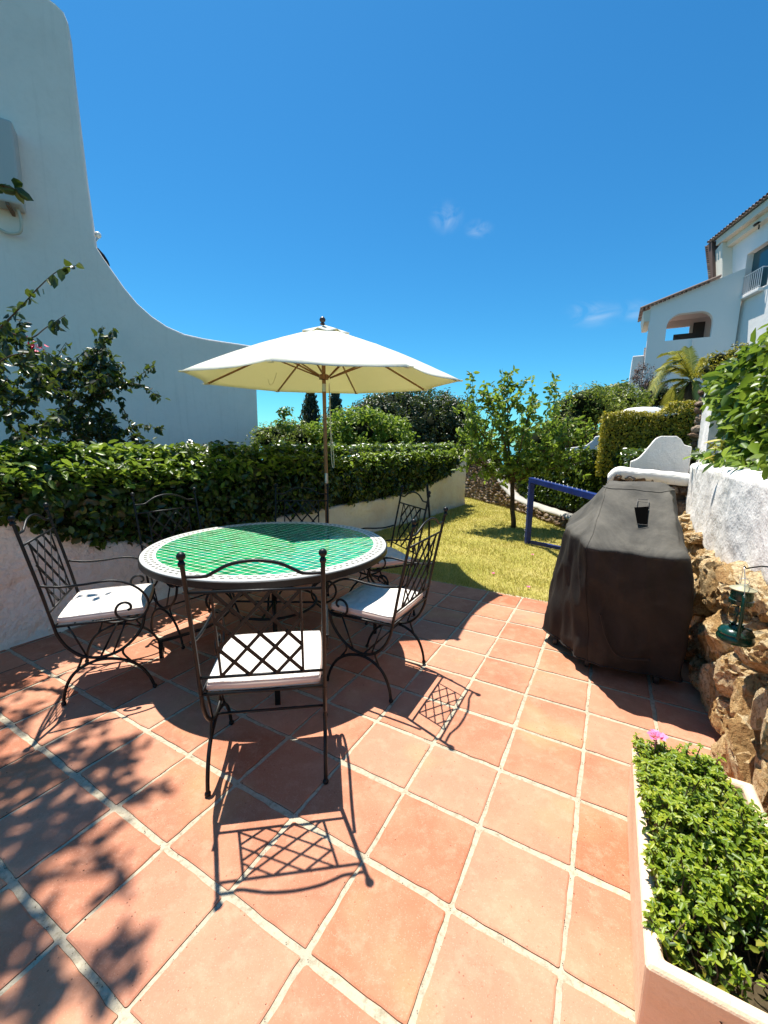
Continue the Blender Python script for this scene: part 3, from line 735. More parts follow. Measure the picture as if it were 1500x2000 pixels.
mb.prism([mp(3.1, 12.95, -.66), mp(1.9, 9.95, -.66), mp(1.75, 9.95, -.66), mp(2.6, 12.95, -.66)], Vn, 1.0)
mb.prism([mp(2.95, 12.98, -.68), mp(-8, 12.98, -.68), mp(-8, 14.2, 2.8), mp(3.25, 14.2, 2.8)], Z, .06)
mb.build('roof', M_roof, villa, world=True)
# eave lamps
for (x, y) in ((1412, 500), (1483, 438)):
    q = mpx(x, y, -.2); mb = MB(); mb.lathe([(.02, .15), (.08, .12), (.24, .02), (.24, 0)], q, 10); mb.tube([q-Z*.02, q-Z*.22], .03); mb.build('eave_lamp', M_iron, villa, True, world=True)
# wing with arched porch
def wp(v, z, off=0): return VC+V*v+U*off+Z*z
vl, vr, zs, zt = -4.15, -.2, 3.0, 9.0
hole = []
ha, hb, hz0, hz1, rad = -3.3, -1.25, 7.35, 8.72, .62
hole = [(ha, hz0)]+[(ha+rad-rad*math.cos(a), hz1-rad*1.0+rad*1.0*math.sin(a)) for a in np.linspace(0, math.pi/2, 7)]+[(hb-rad+rad*math.sin(a), hz1-rad*1.0+rad*1.0*math.cos(a)) for a in np.linspace(0, math.pi/2, 7)]+[(hb, hz0)]
roofz = lambda v: 9.18+(v+4.5)*.32
mb = MB()
mb.prism([wp(vl, 2), wp(ha, 2), wp(ha, roofz(ha)), wp(vl, roofz(vl))], U, .4)
mb.prism([wp(hb, 2), wp(vr, 2), wp(vr, roofz(vr)), wp(hb, roofz(hb))], U, .4)
mb.prism([wp(ha, 2), wp(hb, 2), wp(hb, hz0), wp(ha, hz0)], U, .4)
top = hole[1:-1]
for i in range(len(top)-1):
    if top[i+1][0]-top[i][0] > 1e-4: mb.prism([wp(*top[i]), wp(*top[i+1]), wp(top[i+1][0], roofz(top[i+1][0])), wp(top[i][0], roofz(top[i][0]))], U, .4)
mb.build('porch_wall', M_villa, villa, world=True)
mb = MB()
mb.prism([wp(vl, 8.62, 2.6), wp(-1.95, 8.62, 2.6), wp(-1.95, 9.3, 2.6), wp(vl, 9.3, 2.6)], U, .2)
mb.prism([wp(-1.95, 6, 2.6), wp(vr, 6, 2.6), wp(vr, 9.3, 2.6), wp(-1.95, 9.3, 2.6)], U, .2)
mb.prism([wp(vl, 2, 2.6), wp(-1.95, 2, 2.6), wp(-1.95, 7.6, 2.6), wp(vl, 7.6, 2.6)], U, .2)
mb.prism([wp(vl+.02, 9.0, .4), wp(vr, 9.0, .4), wp(vr, 9.0, 2.6), wp(vl+.02, 9.0, 2.6)], Z, .1)
mb.build('porch_interior', M_pinkceil, villa, world=True)
mb = MB(); mb.prism([wp(-1.8, 6.5, 2.5), wp(-1.25, 6.5, 2.5), wp(-1.25, 8.75, 2.5), wp(-1.8, 8.75, 2.5)], U, .06); mb.prism([wp(-2.75, 7.6, 2.2), wp(-1.3, 7.6, 2.2), wp(-1.3, 8.12, 2.2), wp(-2.75, 8.12, 2.2)], U, .05); mb.build('porch_door', mat('dark brown joinery', (.05, .03, .025), .6), villa, world=True)
mb = MB(); tile_row(mb, wp(-4.6, 9.2, -.25), wp(-4.6, 9.2, 2.8), (V+Z*.32).normalized(), 12, .09, 3.6)
tile_row(mb, wp(-4.55, 9.12, -.2), wp(-1.6, 10.08, -.2), U, 16, .06, .5)
mb.build('porch_roof', M_roof, villa, world=True)
mb = MB(); mb.prism([wp(-4.5, 9.05, .0), wp(-4.12, 9.15, .0), wp(-4.12, 8.5, .0), wp(-4.4, 8.5, .0)], U, 2.6); mb.build('porch_eave', M_cream, villa, world=True)
mb = MB(); mb.tube([wp(-2.05, 7.3, -.06), wp(-2.05, 5.2, -.06)], .03); mb.build('downpipe', M_villa, villa, world=True)
mb = MB(); mb.prism([wp(-4.9, 2.0, 1.2), wp(-4.15, 2, 1.2), wp(-4.15, 6.9, 1.2), wp(-4.75, 6.9, 1.2)], U, 2); mb.build('side_wall', M_villa, villa, bevel=.05, world=True)

# ================================================================== FURNITURE
def chair(loc, rz, label):
    """local frame: x = forward, y = left, origin between the rear feet"""
    root = empty('iron_armchair', loc, rz, label, 'armchair', 'wrought iron armchairs round the mosaic table')
    hw = .239
    mb = MB()
    for s in (-1, 1):
        mb.tube(spline([(-.112, s*hw, 1.035), (-.075, s*hw, .85), (-.037, s*hw, .66), (-.012, s*hw, .52), (0, s*hw, .456)], 5), .0085)
    xz = lambda z: -.112*(z-.456)/(1.04-.456)
    mb.tube([(xz(.905), -hw, .905), (xz(.905), hw, .905)], .006)
    mb.tube([(xz(.535), -hw, .535), (xz(.535), hw, .535)], .006)
    arch = [(-hw, .968), (-.17, .968), (-.135, .985), (-.08, 1.012), (0, 1.024), (.08, 1.012), (.135, .985), (.17, .968), (hw, .968)]
    mb.tube(spline([(xz(z), y, z) for y, z in arch], 5), .0065)
    mb.build('back_frame', M_iron, root, True)
    mb = MB()
    for s in (-1, 1): mb.tube([(xz(.905), s*.156, .905), (xz(.535), s*.156, .535)], .005, 6)
    zs_ = np.linspace(.537, .903, 4); ys = np.linspace(-.156, .156, 4)
    N3 = 3
    def pt_(a, b): y = -.156+.312*a/N3; z = .537+.366*b/N3; return Vector((xz(z)+.004, y, z))
    side = Vector((1, 0, .19)).normalized()
    for k in range(-2, 4):
        a0 = max(0, k); b0 = a0-k; a1 = min(3, k+3); b1 = a1-k
        if a1 > a0:
            mb.bar(pt_(a0, b0), pt_(a1, b1), .004, .013, None)
            mb.bar(pt_(3-a0, b0)-Vector((.008, 0, 0)), pt_(3-a1, b1)-Vector((.008, 0, 0)), .004, .013, None)
    # half-offset diagonals make the diamonds touch the rails
    mb.build('lattice', M_iron, root)
    for s in (-1, 1):
        mb = MB(); c = Vector((-.112, s*hw, 1.04)); mb.ball(c+Z*.006, .0155); mb.lathe([(.011, -.03), (.013, -.02), (.008, -.01)], c, 10); mb.build('finial', M_iron, root, True)
    for s in (-1, 1):
        mb = MB(); y = s*hw; yo = s*(hw+.012)
        A = [(-.037, .69), (.05, .675), (.15, .675), (.27, .682), (.35, .657), (.41, .61), (.442, .545), (.43, .485), (.39, .448), (.33, .447), (.29, .475), (.283, .51), (.30, .54), (.33, .549), (.353, .535), (.356, .513), (.34, .503)]
        mb.tube(spline([(a, yo, b) for a, b in A], 5), .0068); mb.build('arm', M_iron, root, True)
        mb = MB()
        Uc = [(0, .456), (.012, .40), (.05, .325), (.11, .268), (.186, .246), (.27, .262), (.34, .31), (.395, .38), (.415, .45)]
        mb.tube(spline([(a, y, b) for a, b in Uc], 5), .0085)
        Ac = [(-.0, .012), (.012, .08), (.045, .155), (.10, .205), (.186, .232), (.28, .215), (.36, .165), (.41, .09), (.4375, .012)]
        mb.tube(spline([(a, y, b) for a, b in Ac], 5), .0085)
        for a, b, c, d in (((.075, .298), (.10, .275), (.10, .245), (.075, .187)), ((.33, .298), (.30, .272), (.30, .24), (.34, .183)),):
            mb.tube(spline([(q[0], y, q[1]) for q in (a, b, c, d)], 5), .006)
        mb.tube([(.06, y, .452), (.13, y, .258)], .005, 6); mb.tube([(.33, y, .452), (.25, y, .258)], .005, 6)
        mb.ball((0, y, .012), .013); mb.ball((.4375, y, .012), .013)
        mb.build('leg', M_iron, root, True)
    mb = MB()
    for s in (-1, 1): mb.tube([(0, s*hw, .456), (.415, s*hw, .450)], .007)
    mb.tube([(0, -hw, .456), (0, hw, .456)], .007); mb.tube([(.415, -hw, .45), (.415, hw, .45)], .007)
    for k in range(1, 5): mb.tube([(.0+.083*k, -hw, .452), (.083*k, hw, .452)], .004, 6)
    mb.tube([(.186, -hw, .24), (.186, hw, .24)], .006)
    mb.build('seat_frame', M_iron, root, True)
    return root
def copy_tree(o, parent=None):
    c = o.copy(); COL.objects.link(c)
    if parent: c.parent = parent
    for ch in list(o.children): copy_tree(ch, c)
    return c
CH = [((-.47, 1.483), 98.5, 'black wrought iron armchair nearest the camera, its lattice back towards us', 'cushion'),
      ((-1.833, 2.233), 23.5, 'black wrought iron armchair at far left against the pinkish wall', 'cushion'),
      ((.165, 2.285), 152, 'black wrought iron armchair right of the table on the tiles, half sunlit', 'cushion'),
      ((.165, 3.47), 205, 'black wrought iron armchair at the far right of the table by the lawn', 'cushion'),
      ((-.76, 3.66), 275, 'black wrought iron armchair directly behind the table, beside the parasol pole', 'cushion'),
      ((-1.62, 3.09), -34.5, 'black wrought iron armchair behind the left of the table, lost in the dark ivy', 'cushion')]
CUL = ['white seat cushion seen through the lattice of the nearest armchair', 'fully sunlit white seat cushion on the far left armchair, dappled by leaf shadow',
       'white seat cushion crossed by the parasol shadow on the right hand armchair', 'shaded white seat cushion on the armchair beside the lawn',
       'white seat cushion on the armchair hidden behind the table by the pole', 'white seat cushion on the armchair against the dark ivy']
c0 = None; cu0 = None
def cushion():
    root = empty('seat_cushion', (0, 0, 0), 0, 'x', 'cushion', 'white cushions on the iron armchairs')
    nx, ny = 22, 22; vs = []; hx, hy, th = .205, .222, .048
    def outl(a, b):  # superellipse-ish square
        return a, b
    for i in range(nx+1):
        for j in range(ny+1):
            a = -1+2*i/nx; b = -1+2*j/ny
            e = (1-abs(a)**6)*(1-abs(b)**6)
            x = .215+hx*a*(1-.03*b*b); y = hy*b*(1-.03*a*a)
            vs.append((x, y, .458+th*.78+.014*e**.6+.003*mn.noise(Vector((x*9, y*9, 0)))))
    for i in range(nx+1):
        for j in range(ny+1):
            a = -1+2*i/nx; b = -1+2*j/ny
            vs.append((.215+hx*a*(1-.03*b*b), hy*b*(1-.03*a*a), .461))
    m = (nx+1)*(ny+1); fs = []
    for i in range(nx):
        for j in range(ny):
            q = i*(ny+1)+j; fs.append((q, q+ny+1, q+ny+2, q+1))
            fs.append((q+m, q+m+1, q+m+ny+2, q+m+ny+1))
    pad = meshobj('pad', vs, fs, M_cush, root, True)
    # side boxing and piping
    ring = [(i, 0) for i in range(nx)]+[(nx, j) for j in range(ny)]+[(i, ny) for i in range(nx, 0, -1)]+[(0, j) for j in range(ny, 0, -1)]
    rv = []; NR = len(ring)
    for lv in range(5):
        f = lv/4; bl = math.sin(f*math.pi)*.010
        for (i, j) in ring:
            p = Vector(vs[i*(ny+1)+j]); z = .461+(p.z-.461)*f; d = Vector((p.x-.215, p.y, 0)).normalized()
            rv.append((p.x+d.x*bl, p.y+d.y*bl, z))
    meshobj('side_band', rv, [(l*NR+k, l*NR+(k+1) % NR, (l+1)*NR+(k+1) % NR, (l+1)*NR+k) for l in range(4) for k in range(NR)], M_side_bounce, root, True)
    mb = MB()
    for lv in (1, 0):
        pts_ = [Vector(vs[i*(ny+1)+j]) for i, j in ring]
        pts_ = [Vector((p.x, p.y, p.z if lv else .463)) for p in pts_]; pts_.append(pts_[0]); mb.tube(pts_, .0032, 6, False)
    mb.build('piping', M_cush, root, True)
    return root
for i, ((x, y), a, lab, _) in enumerate(CH):
    if c0 is None: c0 = chair((0, 0, 0), 0, lab); r_ = c0; cu0 = cushion(); cu = cu0
    else: r_ = copy_tree(c0); cu = copy_tree(cu0)
    r_.location = (x, y, 0); r_.rotation_euler = (0, 0, R(a)); r_['label'] = lab
    cu.location = (x, y, 0); cu.rotation_euler = (0, 0, R(a)); cu['label'] = CUL[i]

# ---- mosaic table
TC = Vector((-.78, 2.76, 0))
tb = empty('mosaic_table', TC, 0, 'large round table with green glazed mosaic top and black iron legs', 'table')
mb = MB(); mb.lathe([(RT-.004, .712), (RT-.002, .738), (RT-.006, .742)], (0, 0, 0), 128); mb.build('mosaic_top', M_mos, tb, sharp=40)
mb = MB(); mb.lathe([(RT-.05, .695), (RT+.001, .695), (RT+.006, .70), (RT+.006, .734), (RT-.001, .736), (RT-.001, .711), (RT-.05, .711)], (0, 0, 0), 128, cap=False); mb.build('rim_band', M_iron, tb, sharp=40)
for ad in (198, 286, 13, 105):
    a = R(ad); d = Vector((math.cos(a), math.sin(a), 0)); sd = Vector((-d.y, d.x, 0))
    mb = MB()
    L1 = spline([d*.74+Z*.02, d*.74+Z*.115], 2); mb.bar(d*.74, d*.74+Z*.12, .03, .022, sd)
    pr_ = spline([d*.745+Z*.115, d*.6+Z*.14, d*.42+Z*.19, d*.29+Z*.29, d*.27+Z*.40, d*.36+Z*.50, d*.50+Z*.58, d*.62+Z*.69], 6)
    for p, q in zip(pr_[:-1], pr_[1:]): mb.bar(p-(q-p)*.08, q+(q-p)*.08, .028, .011, sd)
    cc_ = d*.36+Z*.36; sc_ = [cc_+d*(.085*math.cos(t_))+Z*(.085*math.sin(t_)) for t_ in np.linspace(-2.4, 2.6, 20)]
    mb.tube(sc_, .008); mb.build('leg', M_iron, tb)
mb = MB()
for rr_, z in ((.30, .31), (.60, .685)): mb.tube([Vector((rr_*math.cos(t_), rr_*math.sin(t_), z)) for t_ in np.linspace(0, 2*math.pi, 48)], .009)
for k in range(4): a = R(k*45); d = Vector((math.cos(a), math.sin(a), 0)); mb.tube([d*-.74+Z*.69, d*.74+Z*.69], .009)
mb.tube([(0, 0, .69), (0, 0, .30)], .012); mb.tube([(-.3, 0, .31), (.3, 0, .31)], .008); mb.tube([(0, -.3, .31), (0, .3, .31)], .008)
mb.build('under_frame', M_iron, tb)

# ---- parasol
PC = Vector((-.642, 4.563, 0))
pa = empty('parasol', PC, 0, 'cream octagonal parasol on a brown wooden pole behind the table', 'parasol')
tn = Vector((-.007, -.038, 1)).normalized(); tx_ = (Vector((1, 0, 0))-tn*tn.x).normalized(); ty_ = tn.cross(tx_)
def PL(r, a, z): return tx_*(r*math.cos(a))+ty_*(r*math.sin(a))+Z*2.088+tn*z
PR, PH = 1.44, .555; A0 = R(215.8)
def cz(f): return PH*(1-f)+.035*math.sin(math.pi*f)*1.0
vs = []; nr_, na_ = 16, 10
for k in range(8):
    for i in range(nr_+1):
        f = .10+.90*i/nr_
        for j in range(na_):
            t_ = j/na_; a = A0+(k+t_)*math.pi/4
            chord = math.cos(math.pi/8)/math.cos((t_-.5)*math.pi/4)
            sag = math.sin(math.pi*t_)
            r_ = PR*f*(chord*(1-.045*sag*f*f))
            wr = .004*mn.noise(Vector((a*6, f*14, 0)))+.006*sag*math.sin(f*9+k)*(1-f)
            vs.append(PL(r_, a, cz(f)-.035*sag*f*(1-.75*f)+wr))
NA = 8*na_
def vid(i, k, j): return k*(nr_+1)*na_+i*na_+j
fs = []
for k in range(8):
    for i in range(nr_):
        for j in range(na_):
            a, b = (k, j+1) if j+1 < na_ else ((k+1) % 8, 0)
            fs.append((vid(i, k, j), vid(i+1, k, j), vid(i+1, a, b), vid(i, a, b)))
cv = meshobj('canopy', vs, fs, M_canvas, pa, True)
md = cv.modifiers.new('thick', 'SOLIDIFY'); md.thickness = .0025
cv.data.set_sharp_from_angle(angle=R(12))
vs = []
for i in range(5):
    f = .012+.17*i/4
    for j in range(48):
        a = A0+2*math.pi*j/48; s8 = abs(math.sin(4*(a-A0)))
        ch = math.cos(math.pi/8)/math.cos(((j/6) % 1-.5)*math.pi/4)
        vs.append(PL(PR*f*ch, a, cz(f)+.022-.006*i*s8))
cp = meshobj('vent_flap', vs, [(i*48+j, (i+1)*48+j, (i+1)*48+(j+1) % 48, i*48+(j+1) % 48) for i in range(4) for j in range(48)], M_canvas, pa, True)
cp.modifiers.new('thick', 'SOLIDIFY').thickness = .0025
hub = 2.13
for k in range(8):
    a = A0+k*math.pi/4; mb = MB()
    mb.bar(PL(PR*.05, a, cz(.05)-.03), PL(PR*.97, a, cz(.97)-.018), .013, .018); rb_ = mb.build('rib', M_wood, pa)
    mb = MB(); mb.bar(PL(.045, a, .045), PL(PR*.47, a, cz(.47)-.04), .011, .015); mb.build('strut', M_wood, rb_)
    mb = MB(); d_ = (PL(1, a, 0)-PL(0, a, 0)).normalized(); c = PL(PR*.985, a, cz(.985)-.012)
    mb.box(c, (.07, .045, .012), (d_, Z.cross(d_).normalized(), Z)); mb.build('corner_pocket', M_canvas, cv, bevel=.004)
pole = lambda z: tn*(z/tn.z)
mb = MB(); mb.tube([pole(.03), pole(1.05)], .0215, 16); mb.tube([pole(1.05), pole(2.62)], .0205, 16); mb.build('pole', M_wood, pa, sharp=50)
mb = MB(); mb.tube([pole(1.0), pole(1.11)], .0235, 16); mb.build('pole_joint', M_steel, pa, sharp=50)
mb = MB(); mb.tube([pole(1.98), pole(2.06)], .0225, 12); mb.build('pole_ferrule', M_steel, pa, sharp=50)
mb = MB(); mb.lathe([(.022, -.03), (.05, -.025), (.052, .02), (.03, .03)], pole(hub), 16); mb.build('runner', M_wood, pa, sharp=50); mb = MB(); mb.lathe([(.022, -.02), (.048, -.02), (.048, .02), (.022, .02)], pole(2.58), 16); mb.build('hub', M_wood, pa, sharp=50)
mb = MB(); mb.lathe([(.02, 0), (.03, .008), (.015, .02), (.03, .04), (.032, .055), (.02, .072), (.008, .08), (.002, .085)], pole(2.645), 16); mb.build('finial', mat('dark turned wood', (.05, .03, .025), .4), pa, sharp=60)
mb = MB(); mb.tube(spline([(.035, -.02, 2.08), (.04, -.03, 1.9), (.045, -.03, 1.6), (.05, -.03, 1.35), (.06, -.03, 1.2), (.075, -.03, 1.17), (.08, -.03, 1.22), (.068, -.03, 1.4), (.045, -.03, 1.62), (.03, -.02, 2.06)], 6), .004, 5)
mb.build('pull_cord', M_rope, pa)
mb = MB(); mb.tube(spline([PL(.95, A0-math.pi/4*1.75, cz(.66)-.03), PL(.98, A0-math.pi/4*1.7, .06), PL(.95, A0-math.pi/4*1.6, 0.03), PL(1.0, A0-math.pi/4*1.62, .10)], 6), .004, 5)
mb.build('tie_cord', M_rope, pa)
mb = MB(); mb.lathe([(.24, 0), (.25, .03), (.23, .06), (.05, .08), (.035, .10), (.032, .35)], (0, 0, 0), 28); mb.build('base', mat('grey concrete base', (.3, .3, .29), .9), pa, sharp=40)

# ---- blue goal frame
gp = W(6.19, -.983); gd = (W(4.75, -.13)-gp).normalized()
go = empty('goal_frame', gp, 0, 'small blue painted goal frame standing on the lawn by the tree', 'goal')
gt = .95; ge = gp+gd*1.75
mb = MB(); sdv_ = Z.cross(gd)
mb.bar(gp, gp+Z*(gt-.035), .07, .07, sdv_); mb.build('post', M_blue, go, bevel=.004, world=True)
mb = MB(); mb.bar(ge, ge+Z*(gt-.035), .07, .07, sdv_); mb.build('post', M_blue, go, bevel=.004, world=True)
mb = MB(); mb.bar(gp-gd*.035+Z*gt, ge+gd*.035+Z*(gt-.03), .07, .07, sdv_); mb.build('crossbar', M_blue, go, bevel=.004, world=True)
bk = (W(5.95, -.3)-gp).normalized()
mb = MB()
for a in (gp, ge): mb = MB(); mb.bar(a+bk*.05+Z*.035, a+bk*.8+Z*.035, .05, .05); mb.build('ground_bar', M_blue, go, bevel=.004, world=True)
for k in range(9): mb = MB(); mb.tube(spline([gp+gd*-.03+Z*(.1+.09*k)+sdv_*-.037, gp+gd*-.05+Z*(.12+.09*k)+sdv_*-.04, gp+gd*-.03+Z*(.14+.09*k)+sdv_*-.037], 3), .003, 5); mb.build('net_hook', M_rail, go, world=True)
for k in range(14): a = gp+gd*(.1+.11*k)+Z*(gt+.036-.03*k/14); mb = MB(); mb.tube([a-gd*.01, a+Z*.012, a+gd*.01], .003, 5); mb.build('net_hook', M_rail, go, world=True)

# ---- dark stake leaning beside the far armchair
mb = MB(); q = at(839, 1010, 4.6); p2 = at(834, 946, 4.6); foot = Vector((q.x+.0, q.y, 0)); mb.tube([foot, q, p2], .012, 8, rs=[.010, .012, .014]); tag(mb.build('garden_stake', M_iron, None, True), 'thin dark metal stake standing on the lawn edge behind the far right armchair', 'stake')

# ---- covered grill
gr = empty('covered_grill', W(3.0, .1), 0, 'barbecue grill under a faded black fitted cover beside the stone wall', 'grill')
# rings in garden coords (u, v, z): front-left, mid-left, back-left, back-right, right, front-right
rings = [
 [(2.72, -.03, .085), (3.08, -.345, .085), (3.50, -.33, .09), (3.52, .42, .09), (3.1, .47, .09), (2.74, .47, .085)],
 [(2.68, -.045, .35), (3.06, -.32, .35), (3.48, -.31, .35), (3.50, .42, .35), (3.1, .46, .35), (2.68, .46, .35)],
 [(2.61, -.07, .65), (3.04, -.275, .65), (3.44, -.27, .65), (3.47, .42, .65), (3.05, .45, .65), (2.59, .455, .65)],
 [(2.56, -.085, .86), (3.04, -.235, .90), (3.40, -.22, .92), (3.46, .40, .92), (3.0, .41, .90), (2.53, .405, .86)],
 [(2.66, -.06, .915), (3.06, -.15, .985), (3.41, -.12, 1.02), (3.46, .39, 1.03), (3.02, .395, .99), (2.64, .36, .91)],
 [(3.13, -.015, 1.155), (3.2, -.02, 1.165), (3.38, -.0, 1.17), (3.40, .36, 1.17), (3.26, .365, 1.165), (3.17, .35, 1.155)],
 [(3.19, .005, 1.182), (3.24, .0, 1.19), (3.35, .02, 1.195), (3.36, .33, 1.195), (3.27, .34, 1.19), (3.21, .33, 1.182)]]
SEG = 28
def resample(rg):
    out = []
    n = len(rg)
    for i in range(n):
        a = Vector(rg[i]); b = Vector(rg[(i+1) % n])
        for k in range(SEG): out.append(a+(b-a)*(k/SEG))
    return out
RR = [resample(r_) for r_ in rings]; full = []
sub = [22, 22, 16, 5, 18, 3]
for i in range(len(RR)-1):
    for k in range(sub[i]):
        f = k/sub[i]; full.append([a+(b-a)*f for a, b in zip(RR[i], RR[i+1])])
r8 = random.Random(31); CRS = [(r8.uniform(0, 6.28), r8.uniform(-.5, .5), r8.uniform(.035, .11), r8.choice((-1, 1))*r8.uniform(.007, .018)) for _ in range(22)]
full.append(RR[-1]); n = len(full[0]); vs = []
for ri, rg in enumerate(full):
    # soften the corners, let the cloth fall in slanting creases
    for it in range(7): rg = [(rg[j-1]+rg[j]*2+rg[(j+1) % n])/4 for j in range(n)]
    cen = sum(rg, Vector())/n
    for j, p in enumerate(rg):
        d = (p-cen); d.z = 0; d = d.normalized() if d.length > 1e-6 else Vector((1, 0, 0))
        h = p.z; ph = j/n*2*math.pi
        fold = .016*math.sin(ph*5+1.5*mn.noise(Vector((ph, h*2, 0)))*3)*max(0, 1-h/1.0)+.016*mn.noise(Vector((p.x*5, p.y*5, p.z*2.2)))+.012*(1-abs(mn.noise(Vector((p.x*9, p.y*9, p.z*3.5))))*3)
        for (c0_, sl_, wd2, am) in CRS:
            dd = (ph-c0_-sl_*h+math.pi) % (2*math.pi)-math.pi
            fold += am*math.exp(-(dd/wd2)**2)*min(1, max(0, (1.0-h)*2.2))*(.6+.4*math.sin(h*7+c0_*3))
        q = p+d*fold
        if h > .85: q.z += .016*mn.noise(Vector((p.x*6, p.y*6, 3)))-.010*abs(mn.noise(Vector((p.x*5+p.y*4, p.y*7-p.x*3, 9))))
        vs.append(W(q.x, q.y, q.z))
m_ = len(full)
fs = [(i*n+j, i*n+(j+1) % n, (i+1)*n+(j+1) % n, (i+1)*n+j) for i in range(m_-1) for j in range(n)]+[tuple((m_-1)*n+j for j in range(n))]
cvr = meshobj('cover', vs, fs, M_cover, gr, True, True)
# seams
mb = MB(); mb.tube([vs[j % n] for j in range(n+1)], .006, 6, False)
k3 = sum(sub[:3])
mb.tube([Vector(vs[i*n+2*0+0])+V*-.003 for i in range(0, m_-2)], .004, 5)
k5 = sum(sub[:5]); mb.tube([Vector(vs[k5*n+j % n])+Z*.002 for j in range(n+1)], .0035, 5, False)
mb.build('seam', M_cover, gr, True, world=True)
M_fray = mat('frayed grey edging', (.12, .11, .1), .9)
# torn window flap on the sloping front
def slope(u, v): f = (u-2.65)/(3.15-2.65); return W(u, v, .915+f*(1.158-.915)+.012)
mb = MB(); vs = [slope(2.78, .165), slope(2.78, .215), slope(2.95, .225), slope(2.93, .15)]; mb.prism(vs, Z, .003); mb.build('tear', M_black, gr, world=True)  # flat black patch stands for the shade inside the hole
for a, b in (((2.772, .16), (2.772, .22)), ((2.96, .222), (3.02, .226)), ((3.02, .168), (3.02, .226)), ((2.95, .16), (3.02, .168))): mb = MB(); mb.bar(slope(*a)+Z*.002, slope(*b)+Z*.002, .004, .003); mb.build('tear_edge', M_fray, gr, world=True)
for (u, v) in ((2.83, -.02), (2.83, .36), (3.4, -.05), (3.4, .36), (3.05, -.24)):
    mb = MB(); c = W(u, v, .04); mb.lathe([(.012, -.014), (.038, -.014), (.04, -.008), (.04, .008), (.038, .014), (.012, .014)], c, 18, V); cst = mb.build('castor', M_rub, gr, sharp=40, world=True)
mb = MB()
for (u, v) in ((2.83, -.02), (2.83, .36), (3.4, -.05), (3.4, .36)): mb.tube([W(u, v+.0, .07), W(u, v, .5)], .02)
mb.box(W(3.12, .15, .12), (.55, .5, .04), (U, V, Z)); mb.build('cart_frame', M_iron, gr, world=True)
# straps
mb = MB(); 
f0 = lambda f, z: W(2.69-(z-.1)*.12-.018, -.02+.46*f, z)
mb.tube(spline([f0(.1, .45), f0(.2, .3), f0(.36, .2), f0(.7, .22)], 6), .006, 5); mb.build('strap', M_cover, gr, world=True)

# ---- planter and its shrub
pl = empty('planter_box', W(1.3, .37), 0, 'long rendered pinkish planter box on the tiles at the lower right', 'planter')
ua, ub, va, vb, zt = .925, 1.69, .172, .525, .30; wth = .033
vs = []
for (z, ins) in ((0, 0), (zt-.012, -.004), (zt, .004)):
    for (u, v) in ((ua+.06-.06*z/zt, va+.008-.008*z/zt), (ua+.06-.06*z/zt, vb), (ub, vb), (ub, va+.008-.008*z/zt)):
        cu_ = 1 if u < 1.3 else -1; cv_ = 1 if v < .4 else -1
        vs.append((u+ins*cu_, v+ins*cv_, z))
for (z, ins) in ((zt, wth-.004), (zt-.012, wth), (zt-.09, wth)):
    for (u, v) in ((ua, va), (ua, vb), (ub, vb), (ub, va)):
        cu_ = 1 if u < 1.3 else -1; cv_ = 1 if v < .4 else -1; vs.append((u+ins*cu_, v+ins*cv_, z))
fs = [(l*4+k, l*4+(k+1) % 4, (l+1)*4+(k+1) % 4, (l+1)*4+k) for l in range(5) for k in range(4)]+[(0, 1, 2, 3)]
mb = MB(); mb.add([W(*p) for p in vs], fs); mb.build('box', M_planter, pl, bevel=.008, world=True)
mb = MB(); mb.add([W(u, v, zt-.07) for u, v in ((ua+wth, va+wth), (ua+wth, vb-wth), (ub-wth, vb-wth), (ub-wth, va+wth))], [(0, 1, 2, 3)]); mb.build('soil', M_soil, pl, world=True)
ps_ = empty('planter_shrub', W(1.32, .39, zt-.07), 0, 'small leaved green shrub filling the planter with one pink bloom', 'shrub')
Pa = []; Da = []; Pb = []; Db = []
mb = MB(); r3 = random.Random(4)
def bushtop(u, v): return lerpf([(.97, .31), (1.1, .38), (1.3, .42), (1.5, .39), (1.75, .35)], u)+.05*mn.noise(Vector((u*7, v*7, 0)))+.025*mn.noise(Vector((u*17, v*17, 3)))
def vmax(u): return lerpf([(.95, .53), (1.15, .53), (1.3, .49), (1.5, .445), (1.75, .40)], u)
def whorl(c, ax, L, k, P_, D_, open_=.9):
    s1 = ax.orthogonal().normalized(); s2 = ax.cross(s1)
    for j in range(k):
        an = j*2.4+r3.random(); d = (ax*(1.15-open_*r3.uniform(.6, 1.1))+s1*math.cos(an)*open_+s2*math.sin(an)*open_).normalized(); P_.append(c); D_.append(d)
for k in range(1150):
    u = r3.uniform(.98, 1.70); v = .175+(vmax(u)-.175)*r3.random()
    if u < 1.08 and r3.random() < .45: continue
    if mn.noise(Vector((u*9, v*9, 7))) < -.30: continue
    tp = bushtop(u, v)-abs(r3.gauss(0, .03))+(.05 if r3.random() < .05 else 0)
    b0 = W(u+r3.uniform(-.06, .06), min(max(v+r3.uniform(-.05, .05), .24), .5), zt-.06); t0 = W(u, v, tp)
    st_ = spline([b0, (b0+t0)/2+Vector((r3.uniform(-.02, .02), r3.uniform(-.02, .02), 0)), t0], 4); mb.tube(st_, .0016, 4, False)
    ax = (t0-b0).normalized()+Vector((r3.gauss(0, .35), r3.gauss(0, .35), .3)); ax.normalize()
    whorl(t0, ax, .02, r3.randint(5, 8), Pa, Da)
    for j in range(r3.randint(2, 4)):
        q = t0.lerp(b0, .10+.13*j+r3.uniform(0, .05)); whorl(q+Vector((r3.gauss(0, .006), r3.gauss(0, .006), 0)), ax, .02, r3.randint(3, 5), Pb if j else Pa, Db if j else Da, 1.1)
mb.build('stem', M_bark, ps_, world=True)
